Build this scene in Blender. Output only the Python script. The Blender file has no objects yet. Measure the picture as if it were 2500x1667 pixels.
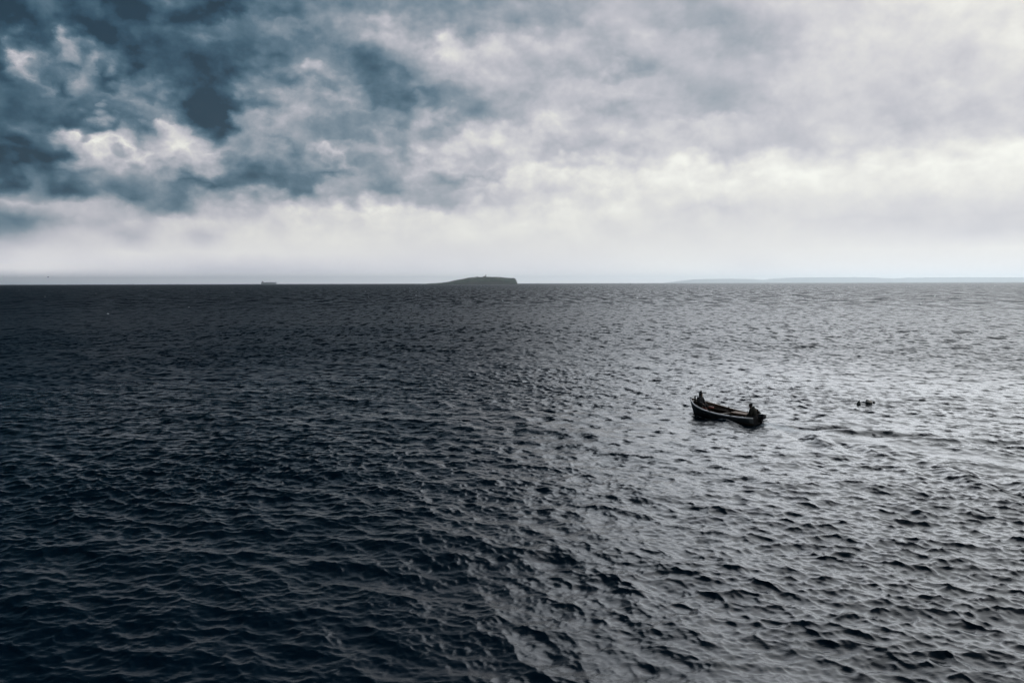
import bpy, bmesh, math, random
import numpy as np
from mathutils import Vector, Matrix

random.seed(7)
rng = np.random.default_rng(11)
S = bpy.context.scene
COL = S.collection
R = math.radians

# ------------------------------------------------------------------ camera
CAM_H, F_PX = 7.7, 1944.4            # eye height above the sea, focal length in pixels of a 2500 px wide frame
PITCH = math.atan((833.5 - 691.5) / F_PX)
ROLL = R(0.1375)
cam_d = bpy.data.cameras.new('camera')
cam_d.sensor_width = 36.0
cam_d.lens = 36.0 * F_PX / 2500.0
cam_d.clip_start = 0.2
cam_d.clip_end = 90000.0
cam = bpy.data.objects.new('camera', cam_d)
COL.objects.link(cam)
cam.matrix_world = (Matrix.Translation((0, 0, CAM_H)) @ Matrix.Rotation(R(90) - PITCH, 4, 'X')
                    @ Matrix.Rotation(-ROLL, 4, 'Z'))
S.camera = cam

# ------------------------------------------------------------------ view / render
S.view_settings.view_transform = 'Standard'
S.view_settings.look = 'None'
S.view_settings.exposure = 0.0
S.view_settings.gamma = 1.0
S.view_settings.use_curve_mapping = False
S.render.engine = 'CYCLES'
S.cycles.use_denoising = True
S.cycles.max_bounces = 9
S.cycles.glossy_bounces = 3
S.cycles.diffuse_bounces = 2
S.cycles.transmission_bounces = 2
S.cycles.volume_bounces = 2
S.cycles.caustics_reflective = False
S.cycles.caustics_refractive = False
S.cycles.sample_clamp_indirect = 1.2

# ------------------------------------------------------------------ sun behind the cloud, high on the right
SUN_AZ, SUN_EL = R(29.0), R(28.5)
sun_dir = Vector((math.sin(SUN_AZ) * math.cos(SUN_EL), math.cos(SUN_AZ) * math.cos(SUN_EL), math.sin(SUN_EL)))
sun_d = bpy.data.lights.new('sun', 'SUN')
sun_d.energy = 1.5
sun_d.angle = R(50)
sun_d.color = (0.89, 0.94, 1.0)
sun = bpy.data.objects.new('sun', sun_d)
COL.objects.link(sun)
sun.rotation_euler = (-sun_dir).to_track_quat('-Z', 'Y').to_euler()

# ------------------------------------------------------------------ sky: table of cloud brightness (grey 0-255), rows = height, columns = bearing
TX = np.arange(0, 2501, 100.0)
TY = np.array([0, 50, 100, 150, 200, 250, 300, 350, 400, 450, 500, 550, 600, 650, 690.0])
TAB = np.array([
 [40,55,65,75,90,100,115,110,130,150,150,160,165,165,170,180,195,190,195,205,210,215,222,225,228,230],
 [50,75,70,75,90,130,140,150,165,160,165,170,180,170,185,195,185,175,185,205,212,212,220,222,222,226],
 [70,105,130,60,75,95,125,140,150,165,180,190,205,195,195,190,195,185,172,195,212,216,215,214,218,220],
 [90,135,125,75,52,70,115,150,140,130,165,195,200,198,195,178,182,195,190,205,210,212,208,210,214,212],
 [105,110,125,125,80,60,110,170,190,112,130,165,190,200,210,212,200,188,190,205,212,206,212,214,210,208],
 [75,90,100,135,115,75,160,185,150,150,135,160,185,200,192,185,190,188,190,200,208,205,200,203,212,214],
 [95,105,190,222,190,150,155,150,135,165,170,195,205,210,205,192,205,216,212,205,205,200,205,205,212,215],
 [65,120,200,185,198,190,165,185,165,175,195,210,215,205,200,205,205,205,205,205,208,212,216,222,228,232],
 [70,110,130,170,175,160,95,130,165,165,175,190,215,222,225,225,228,230,232,235,237,240,240,240,240,240],
 [150,150,100,85,105,115,115,150,165,180,175,185,205,222,215,222,228,230,225,228,230,225,225,225,225,228],
 [150,155,165,175,120,160,190,205,200,205,215,222,220,220,225,226,220,210,212,216,218,214,208,208,210,206],
 [110,160,190,190,200,190,205,215,220,220,220,222,222,222,222,220,216,214,214,214,208,202,206,203,196,200],
 [190,200,205,205,208,210,210,212,212,213,214,214,214,216,216,216,216,215,216,216,216,216,215,214,215,216],
 [190,198,200,200,195,190,193,200,205,206,207,208,208,206,208,210,214,214,210,212,213,213,213,213,213,213],
 [165,170,175,180,185,188,190,195,200,202,203,204,205,205,205,206,207,208,208,208,208,208,208,208,208,208],
], float)
# the left half again, finer: every 62.5 px across and 36 px down
FX = np.arange(0, 1251, 62.5)
FY = np.arange(0, 685, 36.0)
FIN = np.array([
 [40,62,66,60,50,62,85,85,92, 95,118,112,120,125,135,150,162, 156,160,162,165],
 [46,72,88,68,58,82,85,95,120, 126,132,152,163,165,162,162,165, 165,166,172,178],
 [45,98,82,105,88,80,90,105,128, 122,120,130,132,146,162,182,172, 175,186,186,186],
 [58,132,125,162,155,78,80,80,88, 90,115,120,136,140,122,158,182, 196,206,210,210],
 [105,176,110,170,84,78,48,48,62, 86,126,132,126,128,114,120,164, 194,205,206,206],
 [110,116,128,130,118,132,96,70,58, 84,140,160,186,172,114,112,148, 165,190,198,202],
 [108,112,108,125,142,156,148,95,70, 84,112,166,178,188,150,104,115, 140,164,186,200],
 [80,78,100,78,105,122,142,115,62, 116,164,172,176,150,150,138,134, 136,150,176,196],
 [118,114,80,135,192,178,196,188,120, 168,172,166,150,140,146,166,166, 166,176,190,200],
 [98,112,130,206,222,226,214,220,200, 146,150,142,156,140,146,166,182, 186,196,206,214],
 [72,98,136,182,182,158,186,202,188, 165,156,166,172,186,166,180,200, 206,210,214,214],
 [72,112,98,132,166,176,192,160,160, 118,98,124,140,136,166,170,200, 176,174,186,198],
 [135,142,92,92,82,106,112,84,94, 114,130,126,142,166,160,152,176, 190,204,210,206],
 [184,196,190,202,224,135,172,140,182, 152,166,190,186,176,176,180,180, 178,188,202,208],
 [140,148,160,172,166,204,138,146,182, 200,214,218,216,214,218,222,222, 222,222,224,222],
 [106,104,158,186,196,206,206,210,214, 212,217,220,222,222,224,224,222, 222,222,222,222],
 [180,195,200,206,200,184,204,206,196, 212,218,220,222,222,222,222,220, 220,220,220,220],
 [198,205,208,208,210,212,212,212,211, 214,216,217,218,218,216,215,213, 212,212,212,213],
 [204,208,208,205,203,200,199,197,193, 192,192,195,196,198,200,202,202, 204,205,205,206],
 [165,170,173,176,180,182,185,187,188, 189,190,192,193,195,196,198,200, 202,203,204,205],
], float)

def sharpen(T, k=0.75):
    P = np.pad(T, 1, mode='edge')
    Bl = sum(P[i:i + T.shape[0], j:j + T.shape[1]] * w for i, j, w in ((0, 1, .15), (2, 1, .15), (1, 0, .15), (1, 2, .15), (1, 1, .4)))
    return np.clip(T + k * (T - Bl), 30, 243)
FIN = np.clip(215 + (sharpen(FIN) - 215) * 1.08, 58, 243); TAB = np.clip(212 + (sharpen(TAB, 0.9) - 212) * 1.25, 40, 243)

def bil(T, xs, ys, x, y):
    i = min(max(int(np.searchsorted(xs, x, 'right') - 1), 0), len(xs) - 2); u = min(max((x - xs[i]) / (xs[i + 1] - xs[i]), 0), 1)
    j = min(max(int(np.searchsorted(ys, y, 'right') - 1), 0), len(ys) - 2); v = min(max((y - ys[j]) / (ys[j + 1] - ys[j]), 0), 1)
    return (T[j, i] * (1 - u) + T[j, i + 1] * u) * (1 - v) + (T[j + 1, i] * (1 - u) + T[j + 1, i + 1] * u) * v

def table(az, el):
    """cloud grey at a bearing / height (degrees), from the tables"""
    x = 1250 + F_PX * math.tan(R(az))
    y = 691 - math.tan(R(el)) * math.hypot(F_PX, x - 1250)
    return bil(FIN, FX, FY, x, y) if x < 1250 else bil(TAB, TX, TY, x, y)

world = bpy.data.worlds.new('World')
S.world = world
world.use_nodes = True
wt = world.node_tree
wt.nodes.clear()
WL = wt.links.new

def wn(kind, **kw):
    n = wt.nodes.new(kind)
    for k, v in kw.items():
        setattr(n, k, v)
    return n

def wmath(op, a, b=None, c=None, clamp=False):
    n = wn('ShaderNodeMath', operation=op, use_clamp=clamp)
    for i, v in enumerate((a, b, c)):
        if v is None:
            continue
        if isinstance(v, (int, float)):
            n.inputs[i].default_value = v
        else:
            WL(v, n.inputs[i])
    return n.outputs[0]

def wmap(v, a, b, c, d, smooth=False):
    n = wn('ShaderNodeMapRange', interpolation_type='SMOOTHSTEP' if smooth else 'LINEAR', clamp=True)
    WL(v, n.inputs[0])
    for i, q in enumerate((a, b, c, d)):
        n.inputs[1 + i].default_value = q
    return n.outputs[0]

tc = wn('ShaderNodeTexCoord')
nrm = wn('ShaderNodeVectorMath', operation='NORMALIZE')
WL(tc.outputs['Generated'], nrm.inputs[0])
sep = wn('ShaderNodeSeparateXYZ')
WL(nrm.outputs[0], sep.inputs[0])
hyp = wmath('SQRT', wmath('MAXIMUM', wmath('SUBTRACT', 1.0, wmath('MULTIPLY', sep.outputs[2], sep.outputs[2])), 1e-6))
az0 = wmath('MULTIPLY', wmath('ARCSINE', wmath('DIVIDE', sep.outputs[0], hyp)), 57.29578)
el0 = wmath('MULTIPLY', wmath('ARCSINE', sep.outputs[2]), 57.29578)
# cloud noise lives on the sky sphere, a little flattened
comb = wn('ShaderNodeVectorMath', operation='MULTIPLY')
WL(nrm.outputs[0], comb.inputs[0])
comb.inputs[1].default_value = (1.0, 1.0, 1.3)
Q = comb.outputs[0]

def noise(scale, detail, rough, vec=Q, dist=0.0, off=(0, 0, 0), stretch=(1, 1, 1)):
    m = wn('ShaderNodeVectorMath', operation='MULTIPLY_ADD')
    WL(vec, m.inputs[0])
    m.inputs[1].default_value = stretch
    m.inputs[2].default_value = off
    n = wn('ShaderNodeTexNoise', noise_dimensions='3D')
    WL(m.outputs[0], n.inputs['Vector'])
    n.inputs['Scale'].default_value = scale
    n.inputs['Detail'].default_value = detail
    n.inputs['Roughness'].default_value = rough
    n.inputs['Distortion'].default_value = dist
    return n

n1 = noise(22.0, 7.0, 0.66, off=(4.2, 1.1, 0.3))
s1 = wn('ShaderNodeSeparateColor')
WL(n1.outputs['Color'], s1.inputs[0])
low = wmap(el0, 0.0, 6.0, 0.25, 1.0)
az = wmath('MULTIPLY_ADD', wmath('SUBTRACT', s1.outputs[0], 0.5), wmath('MULTIPLY', low, 2.6), az0)
el = wmath('MULTIPLY_ADD', wmath('SUBTRACT', s1.outputs[1], 0.5), wmath('MULTIPLY', low, 1.5), el0)
# scalloped, cauliflower edges
vq = wn('ShaderNodeVectorMath', operation='MULTIPLY_ADD')
cq = wn('ShaderNodeCombineXYZ')
WL(wmath('MULTIPLY', az0, 0.01745), cq.inputs[0]); WL(wmath('MULTIPLY', el0, 0.028), cq.inputs[1])
WL(n1.outputs['Color'], vq.inputs[0]); vq.inputs[1].default_value = (0.035, 0.035, 0.0); WL(cq.outputs[0], vq.inputs[2])
vor = wn('ShaderNodeTexVoronoi', feature='SMOOTH_F1', voronoi_dimensions='2D')
WL(vq.outputs[0], vor.inputs['Vector'])
vor.inputs['Scale'].default_value = 17.0; vor.inputs['Detail'].default_value = 2.0; vor.inputs['Roughness'].default_value = 0.55; vor.inputs['Smoothness'].default_value = 0.35
lowb = wmath('MULTIPLY', wmap(el0, 2.5, 8.5, 0.08, 1.0, True), wmap(az0, -12, 22, 1.0, 0.40, True))
bil_ = wmath('SUBTRACT', vor.outputs['Distance'], 0.37)
el = wmath('MULTIPLY_ADD', bil_, wmath('MULTIPLY', lowb, 2.2), el)
az = wmath('MULTIPLY_ADD', bil_, wmath('MULTIPLY', lowb, -1.6), az)
fac = wmath('MULTIPLY_ADD', az, 1 / 180.0, 0.5)
fac_in = wmath('MULTIPLY_ADD', az, 1 / 72.0, 0.5)      # the part of the sky ahead, finer
AZ = [math.degrees(math.atan((x - 1250) / F_PX)) for x in list(FX) + list(np.linspace(1360, 2500, 11))]

def ramp_row(vals, fac=fac, span=180.0):
    """vals: list of (azimuth, grey)"""
    n = wn('ShaderNodeValToRGB')
    cr = n.color_ramp
    cr.interpolation = 'CARDINAL'
    while len(cr.elements) > 1:
        cr.elements.remove(cr.elements[0])
    first = True
    for a, g in vals:
        e = cr.elements[0] if first else cr.elements.new(a / span + 0.5)
        e.position = a / span + 0.5
        e.color = (g / 255, g / 255, g / 255, 1)
        first = False
    WL(fac, n.inputs[0])
    return n.outputs[0]

ELS = [0.0, 1.06, 2.12, 3.18, 4.24, 5.3, 6.35, 7.4, 8.45, 9.5, 10.5, 11.55, 12.55, 13.6, 14.6, 15.6, 16.6, 17.6, 18.6]
prev = None
for i, e in enumerate(ELS):
    o = ramp_row([(a, table(a, e)) for a in AZ], fac_in, 72.0)
    if prev is None:
        prev = o
    else:
        m = wn('ShaderNodeMix', data_type='RGBA')
        WL(wmap(el, ELS[i - 1], e, 0, 1), m.inputs[0])
        WL(prev, m.inputs[6]); WL(o, m.inputs[7])
        prev = m.outputs[2]
# unseen sides: veil on the right, storm mass darkened to deepen the left sea
o = ramp_row([(-90, 34), (-45, 38), (0, 140), (45, 212), (90, 160)])
m = wn('ShaderNodeMix', data_type='RGBA')
WL(wmap(wmath('ABSOLUTE', az), 33.5, 52, 0, 1, True), m.inputs[0])
WL(prev, m.inputs[6]); WL(o, m.inputs[7])
prev = m.outputs[2]
# unseen deck above the frame: storm left, veil right, greys shaped for sea reflections
for e0, e1, row in ((18.6, 27, [(-90, 30), (-35, 20), (-12, 38), (3, 125), (15, 215), (30, 243), (60, 232), (90, 140)]),
                    (27, 48, [(-90, 26), (-35, 16), (-12, 24), (3, 62), (15, 175), (30, 243), (60, 225), (90, 110)]),
                    (48, 72, [(-90, 50), (-30, 55), (0, 85), (30, 150), (60, 150), (90, 110)])):
    o = ramp_row(row)
    m = wn('ShaderNodeMix', data_type='RGBA')
    WL(wmap(el, e0, e1, 0, 1, True), m.inputs[0])
    WL(prev, m.inputs[6]); WL(o, m.inputs[7])
    prev = m.outputs[2]
# billows: fine structure plus relief (tops turned to the hidden sun are lighter than undersides)
NZ = dict(scale=13.0, detail=7.0, rough=0.58, dist=0.1)
n2 = noise(NZ['scale'], NZ['detail'], NZ['rough'], off=(1.7, 3.3, 2.0), dist=NZ['dist'])
n3 = noise(NZ['scale'], NZ['detail'], NZ['rough'], off=(1.7 + 0.010, 3.3, 2.0 + 0.022), dist=NZ['dist'])
side = wmap(az0, -30, 24, 1.0, 0.34, True)
rise = wmap(el0, 1.5, 8.0, 0.05, 1.0, True)
amp = wmath('MULTIPLY', side, rise)
t_a = wmath('MULTIPLY', wmath('SUBTRACT', n2.outputs[0], 0.5), 0.13)
t_b = wmath('MULTIPLY', wmath('SUBTRACT', n2.outputs[0], n3.outputs[0]), 0.7)
t_c = wmath('MULTIPLY', bil_, -0.14)
lum = wmath('MULTIPLY_ADD', wmath('ADD', wmath('ADD', t_a, t_b), t_c), amp, prev)
lum = wmath('MAXIMUM', lum, wmap(el0, 17, 26, 0.16, 0.03))
cr = wn('ShaderNodeValToRGB')
def s2l(c):
    c /= 255.0
    return c / 12.92 if c <= 0.04045 else ((c + 0.055) / 1.055) ** 2.4
CT = [(10, (4, 11, 18)), (24, (12, 28, 40)), (36, (26, 48, 63)), (48, (39, 67, 86)), (62, (49, 78, 97)), (80, (65, 94, 112)), (105, (90, 115, 132)), (135, (125, 141, 154)),
      (165, (160, 166, 176)), (190, (189, 189, 197)), (205, (206, 205, 209)), (215, (216, 215, 215)), (225, (227, 226, 222)), (242, (244, 244, 237))]
els = cr.color_ramp.elements
while len(els) > 1:
    els.remove(els[0])
for i, (g, c) in enumerate(CT):
    e = els[0] if i == 0 else els.new(g / 255)
    e.position = g / 255
    e.color = (s2l(c[0]), s2l(c[1]), s2l(c[2]), 1)
WL(lum, cr.inputs[0])
sky = wn('ShaderNodeTexSky', sky_type='NISHITA')
sky.sun_disc = False
sky.sun_elevation = SUN_EL
sky.sun_rotation = SUN_AZ
sky.altitude = 0.0
sky.air_density = 1.2
sky.dust_density = 1.0
bg_sky = wn('ShaderNodeBackground'); bg_sky.inputs[1].default_value = 0.05
WL(sky.outputs[0], bg_sky.inputs[0])
bg_cl = wn('ShaderNodeBackground'); bg_cl.inputs[1].default_value = 1.0
# horizon sky brightened, most at the left, to make up for the haze's dimming
glow = wmath('MULTIPLY_ADD', wmath('EXPONENT', wmath('MULTIPLY', wmath('ABSOLUTE', el0), -1 / 3.5)), 0.15, 1.0)
glow = wmath('MULTIPLY_ADD', wmath('EXPONENT', wmath('MULTIPLY', wmath('ABSOLUTE', el0), -1 / 1.1)), wmap(az0, -34, 16, 2.1, 0.45), glow)
gm = wn('ShaderNodeVectorMath', operation='SCALE')
WL(cr.outputs[0], gm.inputs[0]); WL(glow, gm.inputs['Scale'])
WL(gm.outputs[0], bg_cl.inputs[0])
mixs = wn('ShaderNodeMixShader')
mixs.inputs[0].default_value = 0.96          # the cloud deck nearly closes; a little clear sky comes through
WL(bg_sky.outputs[0], mixs.inputs[1]); WL(bg_cl.outputs[0], mixs.inputs[2])
wo = wn('ShaderNodeOutputWorld')
WL(mixs.outputs[0], wo.inputs[0])
world.cycles.sampling_method = 'MANUAL'
world.cycles.sample_map_resolution = 1024

# ================================================================== helpers
def tag(o, label=None, cat=None, group=None, kind=None):
    if label: o['label'] = label
    if cat: o['category'] = cat
    if group: o['group'] = group
    if kind: o['kind'] = kind
    return o

def empty(name, mw=None, parent=None):
    o = bpy.data.objects.new(name, None)
    o.empty_display_size = 0.2
    COL.objects.link(o)
    if parent: o.parent = parent
    if mw is not None: o.matrix_basis = mw
    return o

def obj(name, bm, mat, parent=None, smooth=False, loc=None):
    me = bpy.data.meshes.new(name)
    bmesh.ops.recalc_face_normals(bm, faces=bm.faces[:])
    bm.to_mesh(me); bm.free()
    for m in (mat if isinstance(mat, (list, tuple)) else [mat]):
        me.materials.append(m)
    if smooth:
        me.polygons.foreach_set('use_smooth', [True] * len(me.polygons))
    o = bpy.data.objects.new(name, me)
    COL.objects.link(o)
    if parent: o.parent = parent
    if loc is not None: o.location = loc
    return o

def mat(name, col, rough=0.6, var=0.25, scale=8.0, bump=0.0, metal=0.0, col2=None, coat=0.0):
    m = bpy.data.materials.new(name); m.use_nodes = True
    nt = m.node_tree; b = nt.nodes['Principled BSDF']
    n = nt.nodes.new('ShaderNodeTexNoise'); n.inputs['Scale'].default_value = scale; n.inputs['Detail'].default_value = 6
    t = nt.nodes.new('ShaderNodeTexCoord'); nt.links.new(t.outputs['Object'], n.inputs['Vector'])
    r = nt.nodes.new('ShaderNodeValToRGB')
    c2 = col2 or tuple(c * (1 - var) for c in col)
    c1 = col if col2 else tuple(min(1, c * (1 + var)) for c in col)
    r.color_ramp.elements[0].position = 0.32; r.color_ramp.elements[0].color = (*c2, 1)
    r.color_ramp.elements[1].position = 0.68; r.color_ramp.elements[1].color = (*c1, 1)
    nt.links.new(n.outputs[0], r.inputs[0]); nt.links.new(r.outputs[0], b.inputs['Base Color'])
    b.inputs['Roughness'].default_value = rough
    b.inputs['Metallic'].default_value = metal
    b.inputs['Coat Weight'].default_value = coat
    if bump:
        k = nt.nodes.new('ShaderNodeBump'); k.inputs['Strength'].default_value = bump; k.inputs['Distance'].default_value = 0.02
        nt.links.new(n.outputs[0], k.inputs['Height']); nt.links.new(k.outputs[0], b.inputs['Normal'])
    return m

def box(bm, c, s, rot=None, bevel=0.0, mi=0):
    r = bmesh.ops.create_cube(bm, size=1.0)
    vs = r['verts']
    bmesh.ops.scale(bm, vec=s, verts=vs)
    if bevel:
        ed = list({e for v in vs for e in v.link_edges})
        rb = bmesh.ops.bevel(bm, geom=ed, offset=bevel, segments=2, profile=0.6, affect='EDGES')
        vs = list({v for f in rb['faces'] for v in f.verts} | {v for v in vs if v.is_valid})
    if rot is not None:
        bmesh.ops.rotate(bm, cent=(0, 0, 0), matrix=rot, verts=vs)
    bmesh.ops.translate(bm, vec=c, verts=vs)
    if mi:
        for f in {f for v in vs for f in v.link_faces}: f.material_index = mi
    return vs

def lathe(bm, prof, n=16, c=(0, 0, 0), rot=None):
    """prof: list of (radius, z)"""
    rings = []; allv = []
    for r, z in prof:
        if r < 1e-5:
            v = bm.verts.new((0, 0, z)); rings.append([v]); allv.append(v)
        else:
            ring = [bm.verts.new((r * math.cos(2 * math.pi * i / n), r * math.sin(2 * math.pi * i / n), z)) for i in range(n)]
            rings.append(ring); allv += ring
    for a, b in zip(rings, rings[1:]):
        for i in range(n):
            j = (i + 1) % n
            if len(a) == 1 and len(b) == 1: continue
            if len(a) == 1: bm.faces.new((a[0], b[i], b[j]))
            elif len(b) == 1: bm.faces.new((a[i], a[j], b[0]))
            else: bm.faces.new((a[i], a[j], b[j], b[i]))
    if len(rings[0]) > 1: bm.faces.new(rings[0])
    if len(rings[-1]) > 1: bm.faces.new(rings[-1])
    if rot is not None: bmesh.ops.rotate(bm, cent=(0, 0, 0), matrix=rot, verts=allv)
    bmesh.ops.translate(bm, vec=c, verts=allv)
    return allv

def tube(bm, pts, radii, n=8):
    pts = [Vector(p) for p in pts]
    if isinstance(radii, (int, float)): radii = [radii] * len(pts)
    rings = []
    up = Vector((0, 0, 1))
    for i, p in enumerate(pts):
        d = (pts[min(i + 1, len(pts) - 1)] - pts[max(i - 1, 0)]).normalized()
        a = d.cross(up if abs(d.z) < 0.95 else Vector((1, 0, 0))).normalized()
        b = d.cross(a)
        rings.append([bm.verts.new(p + (a * math.cos(2 * math.pi * k / n) + b * math.sin(2 * math.pi * k / n)) * radii[i]) for k in range(n)])
    for a, b in zip(rings, rings[1:]):
        for k in range(n):
            bm.faces.new((a[k], a[(k + 1) % n], b[(k + 1) % n], b[k]))
    bm.faces.new(rings[0]); bm.faces.new(rings[-1])

def ground_pt(px, py, z=0.0):
    """point at height z under a pixel of the 2500 x 1667 photograph"""
    mw = cam.matrix_world.to_3x3()
    d = mw @ Vector(((px - 1250) / F_PX, (833.5 - py) / F_PX, -1))
    t = (z - CAM_H) / d.z
    return Vector((0, 0, CAM_H)) + d * t

def bearing_pt(px, dist, z=0.0):
    a = math.atan((px - 1250) / F_PX)
    return Vector((math.sin(a) * dist, math.cos(a) * dist, z))

# ================================================================== the boat's frame (needed by the sea as well)
BX, BY, PSI, TRIM, HEEL, BL = 12.011, 44.911, 0.686, 0.015, 0.021, 4.604
f0 = Vector((-math.sin(PSI), math.cos(PSI), 0)); l0 = Vector((-math.cos(PSI), -math.sin(PSI), 0)); k0 = Vector((0, 0, 1))
f1 = f0 * math.cos(TRIM) + k0 * math.sin(TRIM); k1 = k0 * math.cos(TRIM) - f0 * math.sin(TRIM)
l2 = l0 * math.cos(HEEL) - k1 * math.sin(HEEL); k2 = k1 * math.cos(HEEL) + l0 * math.sin(HEEL)
BOAT_MW = Matrix(((f1.x, l2.x, k2.x, BX), (f1.y, l2.y, k2.y, BY), (f1.z, l2.z, k2.z, 0.0), (0, 0, 0, 1)))
B_POLY = np.polyfit([0, .35, .65, .85, 1], [.492, .833, .863, .595, .02], 4)
S_POLY = np.polyfit([0, .35, .7, 1], [.408, .400, .546, .871], 3)
def beam(t): return float(np.polyval(B_POLY, t))
def sheer(t): return float(np.polyval(S_POLY, t))

# ================================================================== the sea
WIND = math.atan2(-0.86, -0.50)       # the chop runs towards the camera and to the left
BANDS = [  # (shortest, longest wavelength, rms slope, spreading power, choppiness)
    (8.0, 16.0, 0.011, 8, 0.6),
    (4.0, 8.0, 0.024, 6, 0.9),
    (2.0, 4.0, 0.042, 5, 1.0),
    (1.0, 2.0, 0.074, 4, 1.25),
    (0.5, 1.0, 0.108, 3, 1.35),
    (0.25, 0.5, 0.118, 2.5, 1.25),
    (0.12, 0.25, 0.110, 2, 1.1)]
MICRO = 0.0012

def band_tile(lo, hi, slope, power, seed, n=1024):
    g = np.random.default_rng(seed)
    L = 38.0 * hi * (1 + 0.13 * math.sin(seed * 3.7))
    k1d = 2 * np.pi * np.fft.fftfreq(n, L / n)
    kx, ky = np.meshgrid(k1d, k1d, indexing='ij')
    kk = np.hypot(kx, ky); kk[0, 0] = 1e-9
    th = np.arctan2(ky, kx)
    lam = 2 * np.pi / kk
    w = np.clip((np.log2(lam) - math.log2(lo) + 0.25) / 0.5, 0, 1) * np.clip((math.log2(hi) - np.log2(lam) + 0.25) / 0.5, 0, 1)
    c = np.cos((th - WIND) / 2)
    amp = np.sqrt(w) * kk ** -2 * np.abs(c) ** power          # equal slope variance per octave
    spec = amp * (g.normal(size=(n, n)) + 1j * g.normal(size=(n, n)))
    h = np.fft.ifft2(spec)
    # keep the real field and its transforms consistent
    H = np.fft.fft2(h.real)
    sx = np.fft.ifft2(1j * kx * H).real; sy = np.fft.ifft2(1j * ky * H).real
    f = slope / math.sqrt((sx ** 2 + sy ** 2).mean())
    dx = np.fft.ifft2(1j * kx / kk * H).real * f; dy = np.fft.ifft2(1j * ky / kk * H).real * f
    return (h.real * f).astype(np.float32), dx.astype(np.float32), dy.astype(np.float32), L

def sample(tile, L, x, y):
    n = tile[0].shape[0]
    u = (x / L % 1.0) * n; v = (y / L % 1.0) * n
    i = np.floor(u).astype(np.int32); j = np.floor(v).astype(np.int32)
    fu = (u - i).astype(np.float32); fv = (v - j).astype(np.float32)
    i %= n; j %= n
    i1 = (i + 1) % n; j1 = (j + 1) % n
    a = i * n + j; b = i1 * n + j; c = i * n + j1; d = i1 * n + j1
    wa = (1 - fu) * (1 - fv); wb = fu * (1 - fv); wc = (1 - fu) * fv; wd = fu * fv
    out = []
    for t in tile:
        q = t.ravel()
        out.append(q[a] * wa + q[b] * wb + q[c] * wc + q[d] * wd)
    return out

def smooth(a, b, x):
    t = np.clip((x - a) / (b - a), 0, 1)
    return t * t * (3 - 2 * t)

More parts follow.
